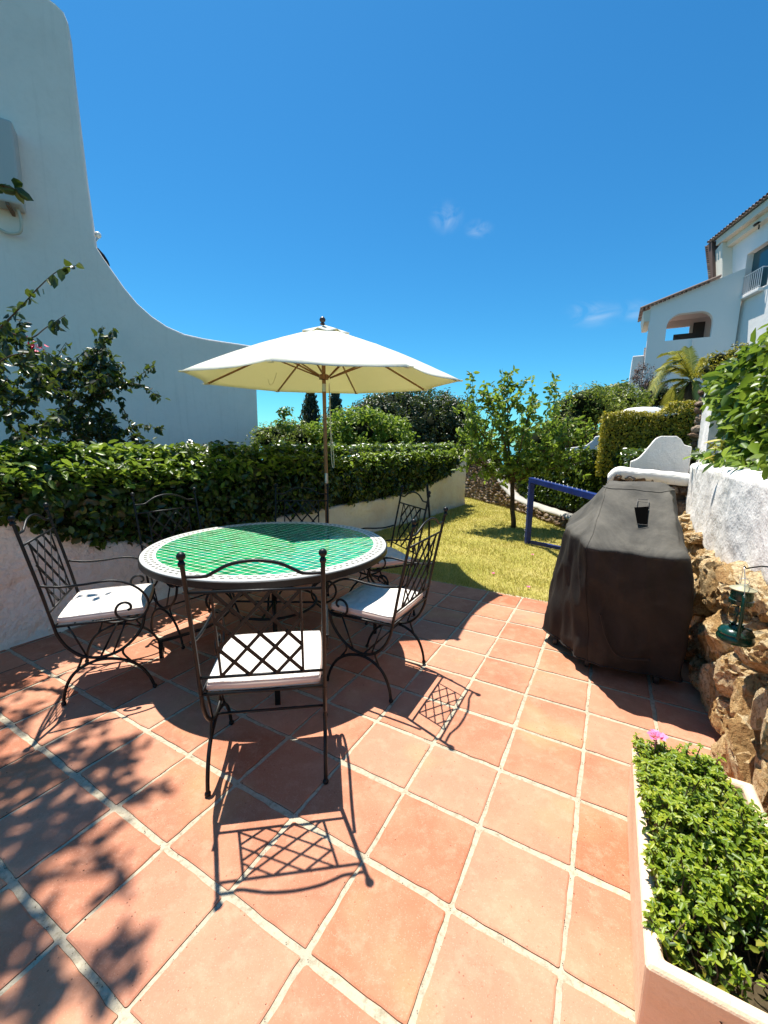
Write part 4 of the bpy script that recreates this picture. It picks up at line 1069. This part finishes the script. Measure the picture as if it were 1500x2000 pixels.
leafcloud('young_foliage', Pa, .0165, L_box, ps_, None, .5, 0, 0, .5, .35, 1, True, Da)
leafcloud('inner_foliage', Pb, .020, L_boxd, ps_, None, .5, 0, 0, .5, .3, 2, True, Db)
mb = MB(); fc = W(1.655, .235, .385)
for k in range(14):
    a = k*2.4; rr_ = .006+.0012*k; tl = .35+.05*k
    d = Vector((math.cos(a), math.sin(a), 0)); s2 = Vector((-d.y, d.x, 0)); c = fc+d*rr_*.4
    mb.add([c, c+d*rr_*.8+s2*rr_*.8+Z*.012, c+d*rr_*1.5+Z*(.016-.01*tl), c+d*rr_*.8-s2*rr_*.8+Z*.012], [(0, 1, 2, 3)])
mb.tube([fc-Z*.1, fc], .002, 5); mb.build('flower', M_pink, ps_, world=True)

# ---- lantern
ln = empty('storm_lantern', W(1.95, .48, .695), 0, 'dark green storm lantern with glass globe hanging at the stone wall', 'lantern')
ln.rotation_euler = (0, 0, R(146)); ln.scale = (.76, .76, .92)
mb = MB(); mb.lathe([(.055, 0), (.074, .004), (.078, .018), (.070, .034), (.074, .04), (.062, .056), (.034, .062), (.03, .072)], (0, 0, 0), 32); mb.build('tank', M_lant, ln, sharp=50)
mb = MB(); mb.lathe([(.012, .0), (.014, .0), (.014, .012), (.004, .014)], (-.05, -.015, .05), 12); mb.build('filler_cap', M_lant, ln, sharp=50)
mb = MB(); mb.lathe([(.026, .074), (.046, .10), (.050, .125), (.040, .155), (.030, .168)], (0, 0, 0), 32, cap=False); gl = mb.build('globe', M_glass, ln, True); gl.modifiers.new('t', 'SOLIDIFY').thickness = .002
mb = MB(); mb.lathe([(.036, .165), (.048, .168), (.050, .185), (.044, .188), (.046, .205), (.043, .225), (.03, .228)], (0, 0, 0), 32); mb.build('chimney', M_lant, ln, sharp=50)
mb = MB(); mb.lathe([(.052, .228), (.054, .232), (.02, .244), (.016, .25)], (0, 0, 0), 32); mb.build('cap', M_lanttop, ln, sharp=50)
for s in (-1, 1):
    mb = MB(); mb.tube(spline([(0, s*.068, .03), (0, s*.072, .09), (0, s*.070, .15), (0, s*.062, .20), (0, s*.045, .215)], 5), .0085, 10); mb.build('side_tube', M_lant, ln, True)
mb = MB(); mb.tube(spline([(0, -.066, .20), (.005, -.05, .27), (.01, 0, .325), (.005, .05, .27), (0, .066, .20)], 6), .0018, 5); mb.tube([(.02*math.cos(t_), 0, .262+.014*math.sin(t_)) for t_ in np.linspace(0, 6.28, 14)], .0015, 5); mb.build('bail_handle', M_steel, ln, True)
mb = MB(); mb.tube([W(1.95, .66, 1.01), W(1.95, .52, 1.003), W(1.95, .48, .988), W(1.95, .472, .996)], .003, 6); tag(mb.build('wall_hook', M_iron, None, True), 'thin metal hook in the white plaster that carries the lantern', 'hook')

# ================================================================== PLANTS
def trunk_mb(mb, base, top, r0, r1, wob=.03, n=8):
    pts_ = [base+(top-base)*(i/n)+Vector((random.uniform(-wob, wob), random.uniform(-wob, wob), 0))*(1 if 0 < i < n else 0) for i in range(n+1)]
    mb.tube(pts_, r0, 9, True, [r0+(r1-r0)*i/n for i in range(n+1)]); return pts_

# ivy over the left wall
iv = empty('ivy_hedge', W(5, -3.8), 0, 'dense dark ivy hedge spilling over the left garden wall', 'hedge')
IT = [(-1.5, 1.25), (.8, 1.29), (1.47, 1.315), (3, 1.32), (5, 1.33), (7.5, 1.36), (9.65, 1.43)]
def ivy_face(n, u0_, u1_, vf, zb, zt_, th=.22):
    P = []; O = []
    for i in range(n):
        u = rng.uniform(u0_, u1_); b = zb(u); tt = zt_(u)+.05*mn.noise(Vector((u*1.1, 20, 0)))+.05*mn.noise(Vector((u*3.1, 30, 0)))
        k = rng.random()
        lumpv = .12*mn.noise(Vector((u*1.3, 0, 3)))+.08*mn.noise(Vector((u*3.5, 5, 3)))
        if k < .62:
            z = b+(tt-b)*rng.random()**.85; hang = .05*mn.noise(Vector((u*3, 9, 0))) if u < 3.6 else .05+.03*mn.noise(Vector((u*3, 9, 0)))
            v = vf(u)+.05+lumpv+.10*math.sin(math.pi*min(1, max(0, (z-b)/(tt-b))))-abs(rng.normal())*.05+.11*mn.noise(Vector((u*3.2, z*4.5, 0)))
            P.append(W(u, v, z+hang)); O.append(V)
        else:
            v = vf(u)+.05-rng.random()*(.9); z = tt+lumpv*.5+.09*mn.noise(Vector((u*3.5, v*3.5, 0)))+abs(rng.normal())*.035-.02
            P.append(W(u, v, z)); O.append(Z)
    return P, O
P, O = ivy_face(24000, -1.2, 9.12, lambda u: lerpf(WV, u), lambda u: lerpf(WT, u)-.04, lambda u: lerpf(IT, u))
leafcloud('foliage', P, .062, L_ivy, iv, O, .3, .8, .35, .72, .2, 2)
P2 = []; O2 = []
for i in range(620):   # young shoots along the top, sunlit brightness put into the leaf colour
    u = .6+8.6*rng.random()**1.3; v = lerpf(WV, u)+.08-rng.random()*.3; z = lerpf(IT, u)+rng.uniform(-.06, .08)
    for j in range(5): P2.append(W(min(u, 9.0), v, z)+Vector(rng.normal(size=3))*.012); O2.append(Z)
for i in range(520):  # shoots on the upper face, bright colour stands for sunlit leaves
    u = .6+8.3*rng.random()**1.25; v = lerpf(WV, u)+rng.uniform(.14, .24); z = lerpf(IT, u)-.03-abs(rng.normal())*.13
    for j in range(4): P2.append(W(u, v, z)+Vector(rng.normal(size=3))*.02); O2.append(Z)
leafcloud('sunlit_shoots', P2, .075, L_ivy_lit, iv, O2, .6, .4, .1, .5, .25, 3)
vs = []; nn = 80
for i in range(nn+1):
    u = -1.4+10.35*i/nn; v = lerpf(WV, u); T = lerpf(IT, u)-.13; b = lerpf(WT, u)
    for (a, z) in ((.01, b+.03), (.03, (b+T)/2), (.0, T-.03), (-.1, T), (-.85, T), (-.9, -.8)): vs.append(W(u, v+a+.03*mn.noise(Vector((u*2, z*3, 0))), z))
fs = [(i*6+k, i*6+k+1, (i+1)*6+k+1, (i+1)*6+k) for i in range(nn) for k in range(5)]+[tuple(range(6)), tuple(len(vs)-1-k for k in range(6))]
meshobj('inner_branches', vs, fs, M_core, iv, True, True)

# ivy behind the goal
iv2 = empty('ivy_hedge', W(6.5, .4), 0, 'bushy ivy hedge above the low stone wall behind the blue goal', 'hedge')
P = []; O = []
def vback(u): return lerpf([(4.95, .25), (5.6, .22), (6.4, .2), (7.2, .0), (7.9, -.38), (8.6, -.85), (9.2, -1.3), (10, -2.0), (10.5, -2.5)], u)
for i in range(15000):
    u = rng.uniform(5.95, 9.9); vb_ = vback(u); tt = lerpf([(5.2, 1.22), (6.2, 1.34), (7.5, 1.34), (8.9, 1.30), (9.9, 1.2)], u)
    l_ = .08*mn.noise(Vector((u*2, 3, 0)))
    if rng.random() < .7: z = .3+(tt-.3)*rng.random(); P.append(W(u, vb_-.02+l_-abs(rng.normal())*-.04+.05*mn.noise(Vector((u*3, z*3, 1))), z)); O.append(-V)
    else: P.append(W(u, vb_+rng.random()*.7, tt+l_*.7+abs(rng.normal())*.03)); O.append(Z)
leafcloud('foliage', P, .062, L_ivy, iv2, O, .3, .8, .3, .7, .2, 4)
vs = []
for i in range(31):
    u = 5.98+3.9*i/30; vb_ = vback(u)+.08; tt = lerpf([(5.2, 1.15), (6.2, 1.25), (7.5, 1.25), (8.9, 1.2), (9.9, 1.1)], u)
    vs += [W(u, vb_, .25), W(u, vb_, tt), W(u, vb_+.7, tt), W(u, vb_+.7, .25)]
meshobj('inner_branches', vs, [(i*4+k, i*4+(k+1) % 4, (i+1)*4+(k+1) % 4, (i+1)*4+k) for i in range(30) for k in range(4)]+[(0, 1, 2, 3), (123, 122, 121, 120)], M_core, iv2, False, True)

# generic tree
def tree(name, base, blobs, n, nc, cr, leaf, m, label, cat='tree', group=None, trunk=.05, coreR=.6, aspect=.45, limbs=6, droop=.2, shell=.72, corem=None, up=.35):
    root = empty(name, base, 0, label, cat, group)
    P, O = clumps(blobs, n, nc, cr, shell)
    leafcloud('crown', P, leaf, m, root, O, up, .6, droop, aspect, .25, len(P))
    mb = MB(); b0 = Vector(base); c0_ = Vector(blobs[0][0]); fork = b0+(c0_-b0)*.5
    trunk_mb(mb, b0, fork, trunk, trunk*.75)
    for i in range(limbs):
        bl = blobs[i % len(blobs)]; e_ = Vector(bl[0])+Vector(sph(1)[0])*min(bl[1])*.6
        mb.tube(spline([fork, (fork+e_)/2+Vector(sph(1)[0])*.05, e_], 4), trunk*.3, 6, True, [trunk*.6+(trunk*.12-trunk*.6)*k/8 for k in range(9)])
    mb.build('trunk', M_bark, root, True, world=True)
    if coreR:
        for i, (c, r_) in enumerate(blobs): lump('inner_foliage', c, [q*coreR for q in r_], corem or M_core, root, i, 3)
    return root
# citrus on the lawn: open crown with upright leafy shoots
tr1 = empty('citrus_tree', (2.319, 7.117, 0), 0, 'young citrus tree with slim trunk and open crown on the lawn', 'tree')
mb = MB(); tb_ = Vector((2.32, 7.12, -.02)); fk = Vector((2.25, 7.12, .80)); trunk_mb(mb, tb_, fk, .045, .036, .012)
P = []; O = []; r4 = random.Random(21)
def shoot(mb, a, b, r0, nl, spread=.05):
    mid = (a+b)/2+Vector((r4.uniform(-.06, .06), r4.uniform(-.06, .06), r4.uniform(-.02, .05))); s_ = spline([a, mid, b], 5)
    mb.tube(s_, r0, 5, True, [r0*(1-.8*i/(len(s_)-1)) for i in range(len(s_))])
    for i in range(nl):
        f = r4.uniform(.15, 1)*(len(s_)-1); k = min(int(f), len(s_)-2); q = s_[k].lerp(s_[k+1], f-k)
        dr = Vector((r4.gauss(0, 1), r4.gauss(0, 1), r4.gauss(0, .6))).normalized(); P.append(q+dr*r4.uniform(0, spread)); O.append(dr)
    return s_
limb_t = [(1.55, 7.0, 1.75), (1.35, 7.3, 2.2), (1.75, 6.8, 2.1), (2.0, 7.3, 2.55), (2.05, 7.0, 2.3), (2.4, 6.9, 2.2), (2.6, 7.4, 1.9), (2.9, 7.1, 1.65), (3.05, 7.0, 1.9), (2.2, 6.6, 1.6), (1.7, 7.4, 1.4), (2.6, 6.7, 1.4), (1.5, 6.8, 1.2), (2.85, 7.4, 1.25), (3.25, 7.0, 1.7), (3.35, 7.2, 1.3), (3.15, 6.7, 1.2), (2.1, 7.5, 1.9), (3.0, 6.8, 1.5), (1.35, 7.0, 1.5)]
for e_ in limb_t:
    e_ = Vector((2.2+(e_[0]-2.2)*1.13, e_[1], e_[2])); s0 = shoot(mb, fk, e_, .022, 30)
    for k in range(11):
        a = s0[r4.randrange(3, len(s0))]; d = Vector((r4.gauss(0, .5), r4.gauss(0, .5), r4.uniform(-.35, .8))).normalized()
        shoot(mb, a, a+d*r4.uniform(.18, .52), .007, 19)
for k in range(16):
    a = Vector((r4.uniform(1.3, 3.1), r4.uniform(6.8, 7.4), r4.uniform(1.6, 2.1))); shoot(mb, a-Z*.3, a+Vector((r4.uniform(-.1, .1), 0, r4.uniform(.3, .65))), .006, 24)
for k in range(3): shoot(mb, Vector((2.0, 7.1, 2.2)), Vector((1.95+.12*k, 7.1, 2.72-.1*k)), .006, 26)
mb.build('trunk', M_bark, tr1, True, world=True)
leafcloud('crown', P, .092, L_citrus, tr1, O, .3, .6, .1, .5, .25, 5)

B = lambda x, y, d, rx, ry, rz: (tuple(at(x, y, d)), (rx, ry, rz))
tree('evergreen_tree', (at(800, 868, 15).x, 15, -1.2), [B(800, 826, 15, 2.0, 1.8, 1.3), B(735, 834, 14.8, 1.1, 1.2, 1.05), B(872, 830, 15, 1.1, 1.2, 1.1), B(800, 865, 15, 2.3, 1.8, .8)], 36000, 900, .24, .11, L_dark, 'large rounded dark evergreen tree behind the ivy hedge right of the parasol pole', trunk=.2, coreR=.72, shell=.85)
# cypresses
def cypress(x, y0, y1, d, wpx, label):
    c1 = at(x, y1, d); c0_ = at(x, y0, d); h = c1.z-c0_.z+3; base = Vector((c0_.x, d, c1.z-h)); wr = wpx*d/F/2
    root = empty('cypress_tree', base, 0, label, 'tree', 'cypresses beyond the garden')
    P = []; O = []
    for i in range(3200):
        f = rng.random(); z = base.z+h*f; rad = wr*min(1, (1-f)*3.2+.12)**.7*min(1, .5+f*3); a = rng.uniform(0, 6.28); rr_ = rad*(.75+.3*rng.random()+.25*mn.noise(Vector((math.cos(a)*2, math.sin(a)*2, z*2.5))))
        P.append((base.x+rr_*math.cos(a), base.y+rr_*math.sin(a), z)); O.append((math.cos(a), math.sin(a), .8))
    leafcloud('crown', P, .16, L_cyp, root, O, -.3, .8, -1.0, .35, .2, 7)
    mb = MB(); mb.lathe([(wr*.2, 0), (wr*.75, h*.2), (wr*.8, h*.6), (wr*.55, h*.85), (.03, h*.98)], base, 12); mb.build('inner_foliage', M_core, root, True, world=True)
    mb = MB(); mb.tube([base-Z*.5, base+Z*h*.3], .08); mb.build('trunk', M_bark, root, True, world=True)
cypress(607, 840, 764, 19, 42, 'dark cypress just left of the parasol pole')
cypress(655, 840, 758, 22, 32, 'second slimmer cypress just right of the parasol pole')
tree('lemon_bush', (at(690, 880, 8.8).x, 8.8, -.6), [B(700, 838, 8.8, .70, .6, .44), B(645, 855, 8.6, .5, .5, .33), B(762, 852, 9.2, .55, .5, .36), B(600, 862, 8.8, .5, .5, .3)], 8000, 300, .16, .095, L_citrus, 'bright green leafy bush rising over the ivy hedge behind the pole', 'shrub', trunk=.04, coreR=.5)
tree('shrub', (at(545, 880, 8).x, 8, -.3), [B(535, 858, 8, .42, .5, .30), B(575, 852, 8.4, .4, .5, .30)], 3600, 170, .12, .06, L_mid, 'olive green shrub in the gap beside the end of the gable wall', 'shrub', trunk=.04, coreR=.7)
tree('sapling', (at(556, 880, 7).x, 7, -.3), [B(557, 800, 7, .09, .09, .12), B(548, 826, 7, .07, .09, .10), B(566, 838, 7, .08, .08, .08)], 170, 14, .06, .08, L_vine, 'pale yellow green shoot sticking up left of the cypress', 'shrub', trunk=.012, coreR=0, limbs=4)
tree('citrus_tree', (at(1165, 850, 11).x, 11, .8), [B(1150, 795, 11, .85, .9, .55), B(1205, 790, 11.4, .65, .9, .5), B(1110, 825, 11, .35, .8, .4), B(1225, 812, 11.2, .45, .7, .35)], 9500, 340, .17, .085, L_mid, 'rounded olive green tree beyond the crested panels', trunk=.06, coreR=.7)
tree('leafy_tree', (at(925, 880, 12).x, 12, -.3), [B(930, 838, 12, .26, .3, .36), B(938, 868, 12, .35, .3, .15), B(922, 795, 12, .09, .1, .22)], 900, 60, .13, .10, L_citrus, 'small sunlit leafy tree at the far corner of the lawn', trunk=.02, coreR=0, limbs=5)
tree('far_tree', (at(1220, 850, 30).x, 30, 1.0), [B(1225, 772, 30, 1.6, 1.5, .9), B(1180, 785, 30, 1.5, 1.5, .8), B(1250, 790, 29, 1.3, 1.5, 1.0)], 4000, 200, .35, .25, L_dark, 'distant dark treetop against the sky left of the villa', trunk=.2, coreR=.85)
tree('far_tree', (at(1120, 850, 26).x, 26, .3), [B(1110, 850, 26, 1.8, 1.5, 1.2), B(1050, 862, 26, 1.3, 1.5, .7)], 4000, 200, .35, .22, L_mid, 'distant green treetop low behind the lawn citrus tree', trunk=.2, coreR=.85)
# golden clipped hedge
hy = empty('clipped_hedge', W(8, .5, 1), 0, 'golden green box clipped hedge above the crested panels', 'hedge')
P = []; O = []
def hyt(v, u): return 1.93+.05*mn.noise(Vector((u, v*3, 0)))+(.13 if v > .55 else 0)*min(1, (v-.55)*8)
for i in range(15000):
    k = rng.random(); v = rng.uniform(-.17, 1.15); 
    if k < .55: z = 1.0+(hyt(v, 7)-1.0)*rng.random(); P.append(W(7.0+.03*mn.noise(Vector((v*5, z*5, 0)))+abs(rng.normal())*.03, v, z)); O.append(-U)
    elif k < .85: u = rng.uniform(7, 8.6); P.append(W(u, v, hyt(v, u)+rng.normal()*.012)); O.append(Z)
    else: u = rng.uniform(7, 8.6); z = 1.0+(hyt(-.17, u)-1.0)*rng.random(); P.append(W(u, -.17+rng.normal()*.02, z)); O.append(-V)
leafcloud('foliage', P, .035, L_hedge, hy, O, .3, .7, .1, .6, .2, 8)
mb = MB(); mb.prism([W(7.07, -.11, .9), W(7.07, 1.2, .9), W(7.07, 1.2, 1.98), W(7.07, .6, 1.88), W(7.07, -.11, 1.86)], U, 1.5); mb.build('inner_branches', M_core, hy, world=True)
tree('ground_shrub', (at(1130, 860, 12).x, 12, .9), [B(1120, 852, 12, .6, .4, .18)], 1200, 70, .09, .045, L_hedge, 'low golden shrub left of the small crested panel', 'shrub', trunk=.02, coreR=.8)
q = at(1255, 800, 9.6); mb = MB(); mb.lathe([(.55, -.35), (.50, -.05), (.3, .03), (.02, .06)], q, 20); tag(mb.build('white_dome', M_white, None, True), 'low rounded white wall top just showing over the golden hedge', 'wall')
# palm
pb = at(1345, 790, 11); pm = empty('palm_tree', (pb.x, pb.y, pb.z-1), 0, 'short palm with arching yellowing fronds below the villa porch', 'palm')
hubp = at(1352, 742, 11)
mb = MB(); mb.tube([pb-Z*1.2, (pb+hubp)/2-Z*.2, hubp-Z*.05], .13, 10, True, [.16, .14, .11]); mb.build('trunk', M_bark, pm, True, world=True)
ends = [((1300, 690), (1325, 690)), ((1272, 762), (1305, 715)), ((1262, 800), (1300, 745)), ((1303, 806), (1318, 755)), ((1290, 720), (1325, 705)), ((1280, 740), (1320, 720)), ((1345, 680), (1350, 705)), ((1390, 700), (1375, 705)), ((1400, 740), (1375, 722)), ((1335, 800), (1335, 760)), ((1316, 700), (1338, 700)), ((1370, 790), (1362, 750))]
for i, (e_, m2) in enumerate(ends):
    d = 10.5+1.0*((i*37) % 7)/6; s_ = spline([hubp, at(*m2, (11+d)/2), at(*e_, d)], 10); mb = MB(); mb.tube(s_, .012, 5, True, [.014*(1-.8*k/(len(s_)-1)) for k in range(len(s_))])
    for k in range(2, len(s_)-1):
        for sub_ in (0, .33, .66):
            p = s_[k].lerp(s_[k+1], sub_); t_ = (s_[k+1]-s_[k]).normalized(); sd_ = t_.cross(Z).normalized(); l = .30*math.sin(math.pi*(.12+.8*k/len(s_)))+.05
            for sg in (-1, 1):
                tip = p+sd_*sg*l*.72+t_*l*.65-Z*l*.28+Z*.02*random.uniform(-1, 1); wv = t_*.011; mb.add([p-wv, p+wv, (p+tip)/2+wv+Z*.03, tip, (p+tip)/2-wv+Z*.03], [(0, 1, 2, 3, 4)])
    f = meshobj('frond', mb.v, mb.f, L_palm, pm, False, True)
tree('shrub', (at(1300, 800, 12.5).x, 12.5, 1.5), [B(1290, 775, 12.5, .5, .5, .28), B(1335, 772, 12.5, .45, .5, .3), B(1262, 785, 12.3, .25, .4, .22)], 3000, 140, .13, .06, L_dark, 'dark shaded shrub under the palm fronds', 'shrub', trunk=.03, coreR=.85)
tree('dry_shrub', (at(1262, 800, 13).x, 13, 1.8), [B(1258, 735, 13, .28, .3, .42), B(1280, 755, 13, .3, .3, .3)], 1500, 90, .12, .06, L_brown, 'reddish brown twiggy shrub against the white side wall of the villa', 'shrub', trunk=.03, coreR=0, limbs=14)
tree('climbing_shrub', (at(1420, 760, 8).x, 8, 1.2), [B(1405, 705, 8, .22, .3, .2), B(1440, 695, 8, .2, .3, .18), B(1385, 725, 8, .18, .25, .15), B(1420, 730, 8, .3, .3, .25)], 2200, 110, .09, .05, L_hedge, 'yellow green shrub between the palm and the vine', 'shrub', trunk=.02, coreR=.6)
# vine spilling over right wall
vn = empty('vine', W(3.8, 1.1, 1.2), 0, 'big leaved green vine heaped over the right retaining wall', 'vine')
P = []; O = []; VS = []; r5 = np.random.default_rng(5)
def vtop(u): return lerpf([(1.5, 2.2), (3.4, 2.2), (3.9, 2.16), (4.5, 2.14), (5.0, 2.05), (5.35, 1.8), (5.5, 1.6)], u)
def vfront(u, z): return lerpf([(1.5, .86), (3.5, .88), (4.4, .84), (5.2, .86)], u)+.10*mn.noise(Vector((u*2.2, z*2.2, 0)))-.05*math.sin((z-1.3)*3)
for i in range(1500):
    u = r5.uniform(1.6, 5.35); tt = vtop(u); z = 1.34+(tt-1.34)*r5.random(); v = vfront(u, z); k = r5.random()
    if k <= .72 and u > 4.3+(z-1.35)*1.15: continue
    if k > .72: v = v+r5.random()*.7; z = tt-.03+.06*mn.noise(Vector((u*3, v*3, 0)))
    c = W(u, v, z); az = r5.uniform(0, 6.28)
    sz_ = r5.uniform(.5, 1.5)
    for j in range(5):
        P.append(c+Vector(r5.normal(size=3))*.022); O.append(Vector(r5.normal(size=3))*.9-V*.5+Z*.5); VS.append(.085*sz_)
for i in range(160):
    u = r5.uniform(2, 4.8); P.append(W(u, .75+r5.normal()*.05, 1.33+abs(r5.normal())*.05)); O.append(-V+Z*.3); VS.append(.09)
leafcloud('foliage', P, np.array(VS), L_vine, vn, O, .35, .7, .45, .55, .3, 9)
vs = []
for i in range(25):
    u = 1.5+2.95*i/24; tt = vtop(u)-.12
    vs += [W(u, .98, 1.2), W(u, .97, 1.7), W(u, 1.0, tt), W(u, 1.9, tt), W(u, 1.9, 1.2)]
meshobj('inner_branches', vs, [(i*5+k, i*5+(k+1) % 5, (i+1)*5+(k+1) % 5, (i+1)*5+k) for i in range(24) for k in range(5)]+[(0, 1, 2, 3, 4), (124, 123, 122, 121, 120)], M_core, vn, False, True)
P = []; O = []
for i in range(70):
    P.append(at(1395+r5.uniform(0, 75), 895+r5.uniform(-22, 28)-(r5.random()*25), 3.3+r5.uniform(-.1, .1))); O.append((0, -1, .5))
leafcloud('dry_leaves', P, .10, L_palm, vn, O, .3, .5, .6, .3, .3, 10)

# climber at left (bougainvillea): canes given as polylines
bg_ = empty('bougainvillea', at(-30, 900, 4.3), 0, 'straggling bougainvillea with dark leaves and few red bracts at the left', 'climbing shrub')
mb = MB(); P = []; O = []; S = []; r4 = random.Random(8)
def cane(pts_, d0, d1, nl, leafspread=.04, r0=.006):
    m = len(pts_); q = [at(x, y, d0+(d1-d0)*i/(m-1)) for i, (x, y) in enumerate(pts_)]; s_ = spline(q, 8)
    mb.tube(s_, r0, 5, True, [r0*(1-.7*i/(len(s_)-1)) for i in range(len(s_))])
    for i in range(nl):
        f = r4.uniform(0, 1)*(len(s_)-1.01); k = int(f); p = s_[k].lerp(s_[k+1], f-k); dr = Vector((r4.gauss(0, 1), r4.gauss(0, 1), r4.gauss(0, 1)-.3)).normalized()
        P.append(p+dr*r4.uniform(.0, leafspread)); O.append(dr)
    return s_
cane([(-40, 680), (0, 640), (40, 600), (75, 562), (112, 530), (150, 518)], 2.7, 2.9, 34, .02)
cane([(20, 650), (60, 660), (90, 640), (128, 615)], 2.8, 3.0, 20, .02)
cane([(-40, 360), (0, 362), (25, 368), (42, 374)], 2.3, 2.4, 12, .015, .004)
cane([(-40, 740), (10, 700), (50, 690), (95, 690), (120, 720)], 2.8, 3.2, 44)
cane([(60, 780), (130, 740), (180, 690), (200, 636)], 4.2, 4.4, 90)
cane([(180, 700), (212, 660), (222, 640)], 4.4, 4.4, 36)
cane([(140, 760), (170, 715), (200, 680), (185, 740)], 4.3, 4.4, 50)
cane([(150, 800), (215, 760), (270, 735), (300, 712)], 4.3, 4.5, 90)
cane([(230, 745), (280, 755), (315, 780)], 4.4, 4.5, 50)
cane([(150, 860), (220, 850), (270, 830), (312, 838)], 4.3, 4.5, 80)
cane([(230, 780), (250, 820), (262, 880)], 4.4, 4.5, 50)
cane([(240, 870), (270, 850), (290, 880)], 4.4, 4.5, 40)
cane([(-20, 820), (40, 780), (100, 760), (160, 770)], 3.6, 4.2, 60)
cane([(-20, 880), (60, 850), (130, 840), (200, 870)], 3.8, 4.3, 60)
for k in range(85):
    a = (r4.uniform(85, 235), 890-200*r4.random()**1.25); dx, dy = r4.uniform(-45, 45), r4.uniform(-70, 40); d = r4.uniform(4.1, 4.7)
    cane([a, (a[0]+dx*.5, a[1]+dy*.6), (a[0]+dx, a[1]+dy)], d, d, 30)
for k in range(48):
    a = (r4.uniform(-60, 90), r4.uniform(640, 880)); dx, dy = r4.uniform(-40, 40), r4.uniform(-60, 40); d = r4.uniform(3.0, 3.9)
    cane([a, (a[0]+dx*.5, a[1]+dy*.6), (a[0]+dx, a[1]+dy)], d, d, 26)
for k in range(16):
    a = (r4.uniform(340, 400), 890+r4.uniform(-4, 10)); cane([a, (a[0]+r4.uniform(-8, 8), a[1]-r4.uniform(5, 28))], 5, 5, 14)
# trunk outside the frame on the left, and boughs that arch overhead and shade the tiles
tk = Vector((-3.15, 2.75, 0)); tt = [tk, tk+Vector((.05, .05, .8)), tk+Vector((.1, .0, 1.6)), tk+Vector((.0, -.3, 2.6)), tk+Vector((.3, -.6, 3.5))]
mb.tube(spline(tt, 6), .09, 10, True, [.13-.003*i for i in range(25)])
mb.build('trunk', M_bark, bg_, True, world=True)
leafcloud('foliage', P, .068, L_boug, bg_, O, .2, .4, .6, .62, .3, 11)
Pm = [at(68, 672, 3.0)+Vector(rng.normal(size=3))*.020 for _ in range(14)]+[at(80, 675, 3.0)+Vector(rng.normal(size=3))*.012 for _ in range(5)]
leafcloud('bract', Pm, .026, M_mag, bg_, None, .2, 0, .2, .8, .3, 12)
# overhead boughs
mb = MB(); P = []; O = []; Sn = SUN/SUN.z
def gpt(px, py):
    d = CR*(px-750)/F - CU*(py-1000)/F + CF; return CO+d*(-HC/d.z)
sh = [(60, 1400, 40), (25, 1500, 70), (95, 1500, 75), (150, 1480, 60), (50, 1570, 80), (130, 1560, 80), (190, 1560, 60), (60, 1640, 75), (130, 1630, 60), (30, 1700, 55), (215, 1480, 40), (260, 1460, 35), (250, 1540, 28), (290, 1545, 22), (200, 1650, 40), (20, 1800, 45), (90, 1790, 30), (10, 1880, 50), (90, 1900, 45), (100, 1960, 45), (60, 1990, 40), (230, 1860, 28), (225, 1920, 22), (180, 1420, 30), (-60, 1600, 90), (-60, 1750, 80), (-80, 1450, 90), (-40, 1900, 80), (240, 1700, 18), (20, 1350, 40)]
root_ = tk+Vector((.3, -.6, 3.5)); r6 = random.Random(2)
for (x, y, sz) in sh:
    g_ = gpt(x, y); hz = r6.uniform(4.4, 6.0)+(.4 if y < 1450 else 0); c = g_+Sn*hz; sc_ = sz*g_.y/F*1.15
    while True:
        e_ = c-CO; zc = e_.dot(CF); px_ = 750+F*e_.dot(CR)/max(zc, .01); py_ = 1000-F*e_.dot(CU)/max(zc, .01)
        if zc < .05 or py_ < -260*1.5/max(zc, .3)-60 or px_ < -200: break
        hz += .15; c = g_+Sn*hz
    s_ = spline([root_, (root_+c)/2+Z*.3+Vector((r6.uniform(-.2, .2), 0, 0)), c], 6); mb.tube(s_, .01, 5, True, [.02-.001*i for i in range(len(s_))])
    for k in range(int(10+400*sc_*sc_*4)):
        P.append(c+Vector((r6.gauss(0, sc_*.55), r6.gauss(0, sc_*.55), r6.gauss(0, .12)))); O.append((0, 0, 1))
mb.build('overhead_bough', M_bark, bg_, True, world=True)
leafcloud('overhead_foliage', P, .075, L_boug, bg_, O, .5, .5, .2, .6, .2, 13)

# fallen petals
mb0 = None
for i, (x, y, lab) in enumerate([(265, 1226, 'on the sunlit tile under the left armchair'), (963, 1123, 'near the tiled edge of the lawn'), (1032, 1150, 'at the right corner of the lawn'), (1040, 1086, 'in front of the goal post'), (560, 1330, 'in the table shadow')]):
    g_ = gpt(x, y); m2 = MB(); sz = .022
    for k in range(5):
        a = k*1.256+i; d = Vector((math.cos(a), math.sin(a), 0)); s2 = Vector((-d.y, d.x, 0)); m2.add([g_+Z*.012, g_+d*sz*.6+s2*sz*.45+Z*.02, g_+d*sz+Z*.03, g_+d*sz*.6-s2*sz*.45+Z*.02], [(0, 1, 2, 3)])
    o = m2.build('fallen_bract', M_mag if i in (0, 4) else M_pink); tag(o, 'tiny fallen pink bract '+lab, 'petal', 'fallen bracts on the ground')
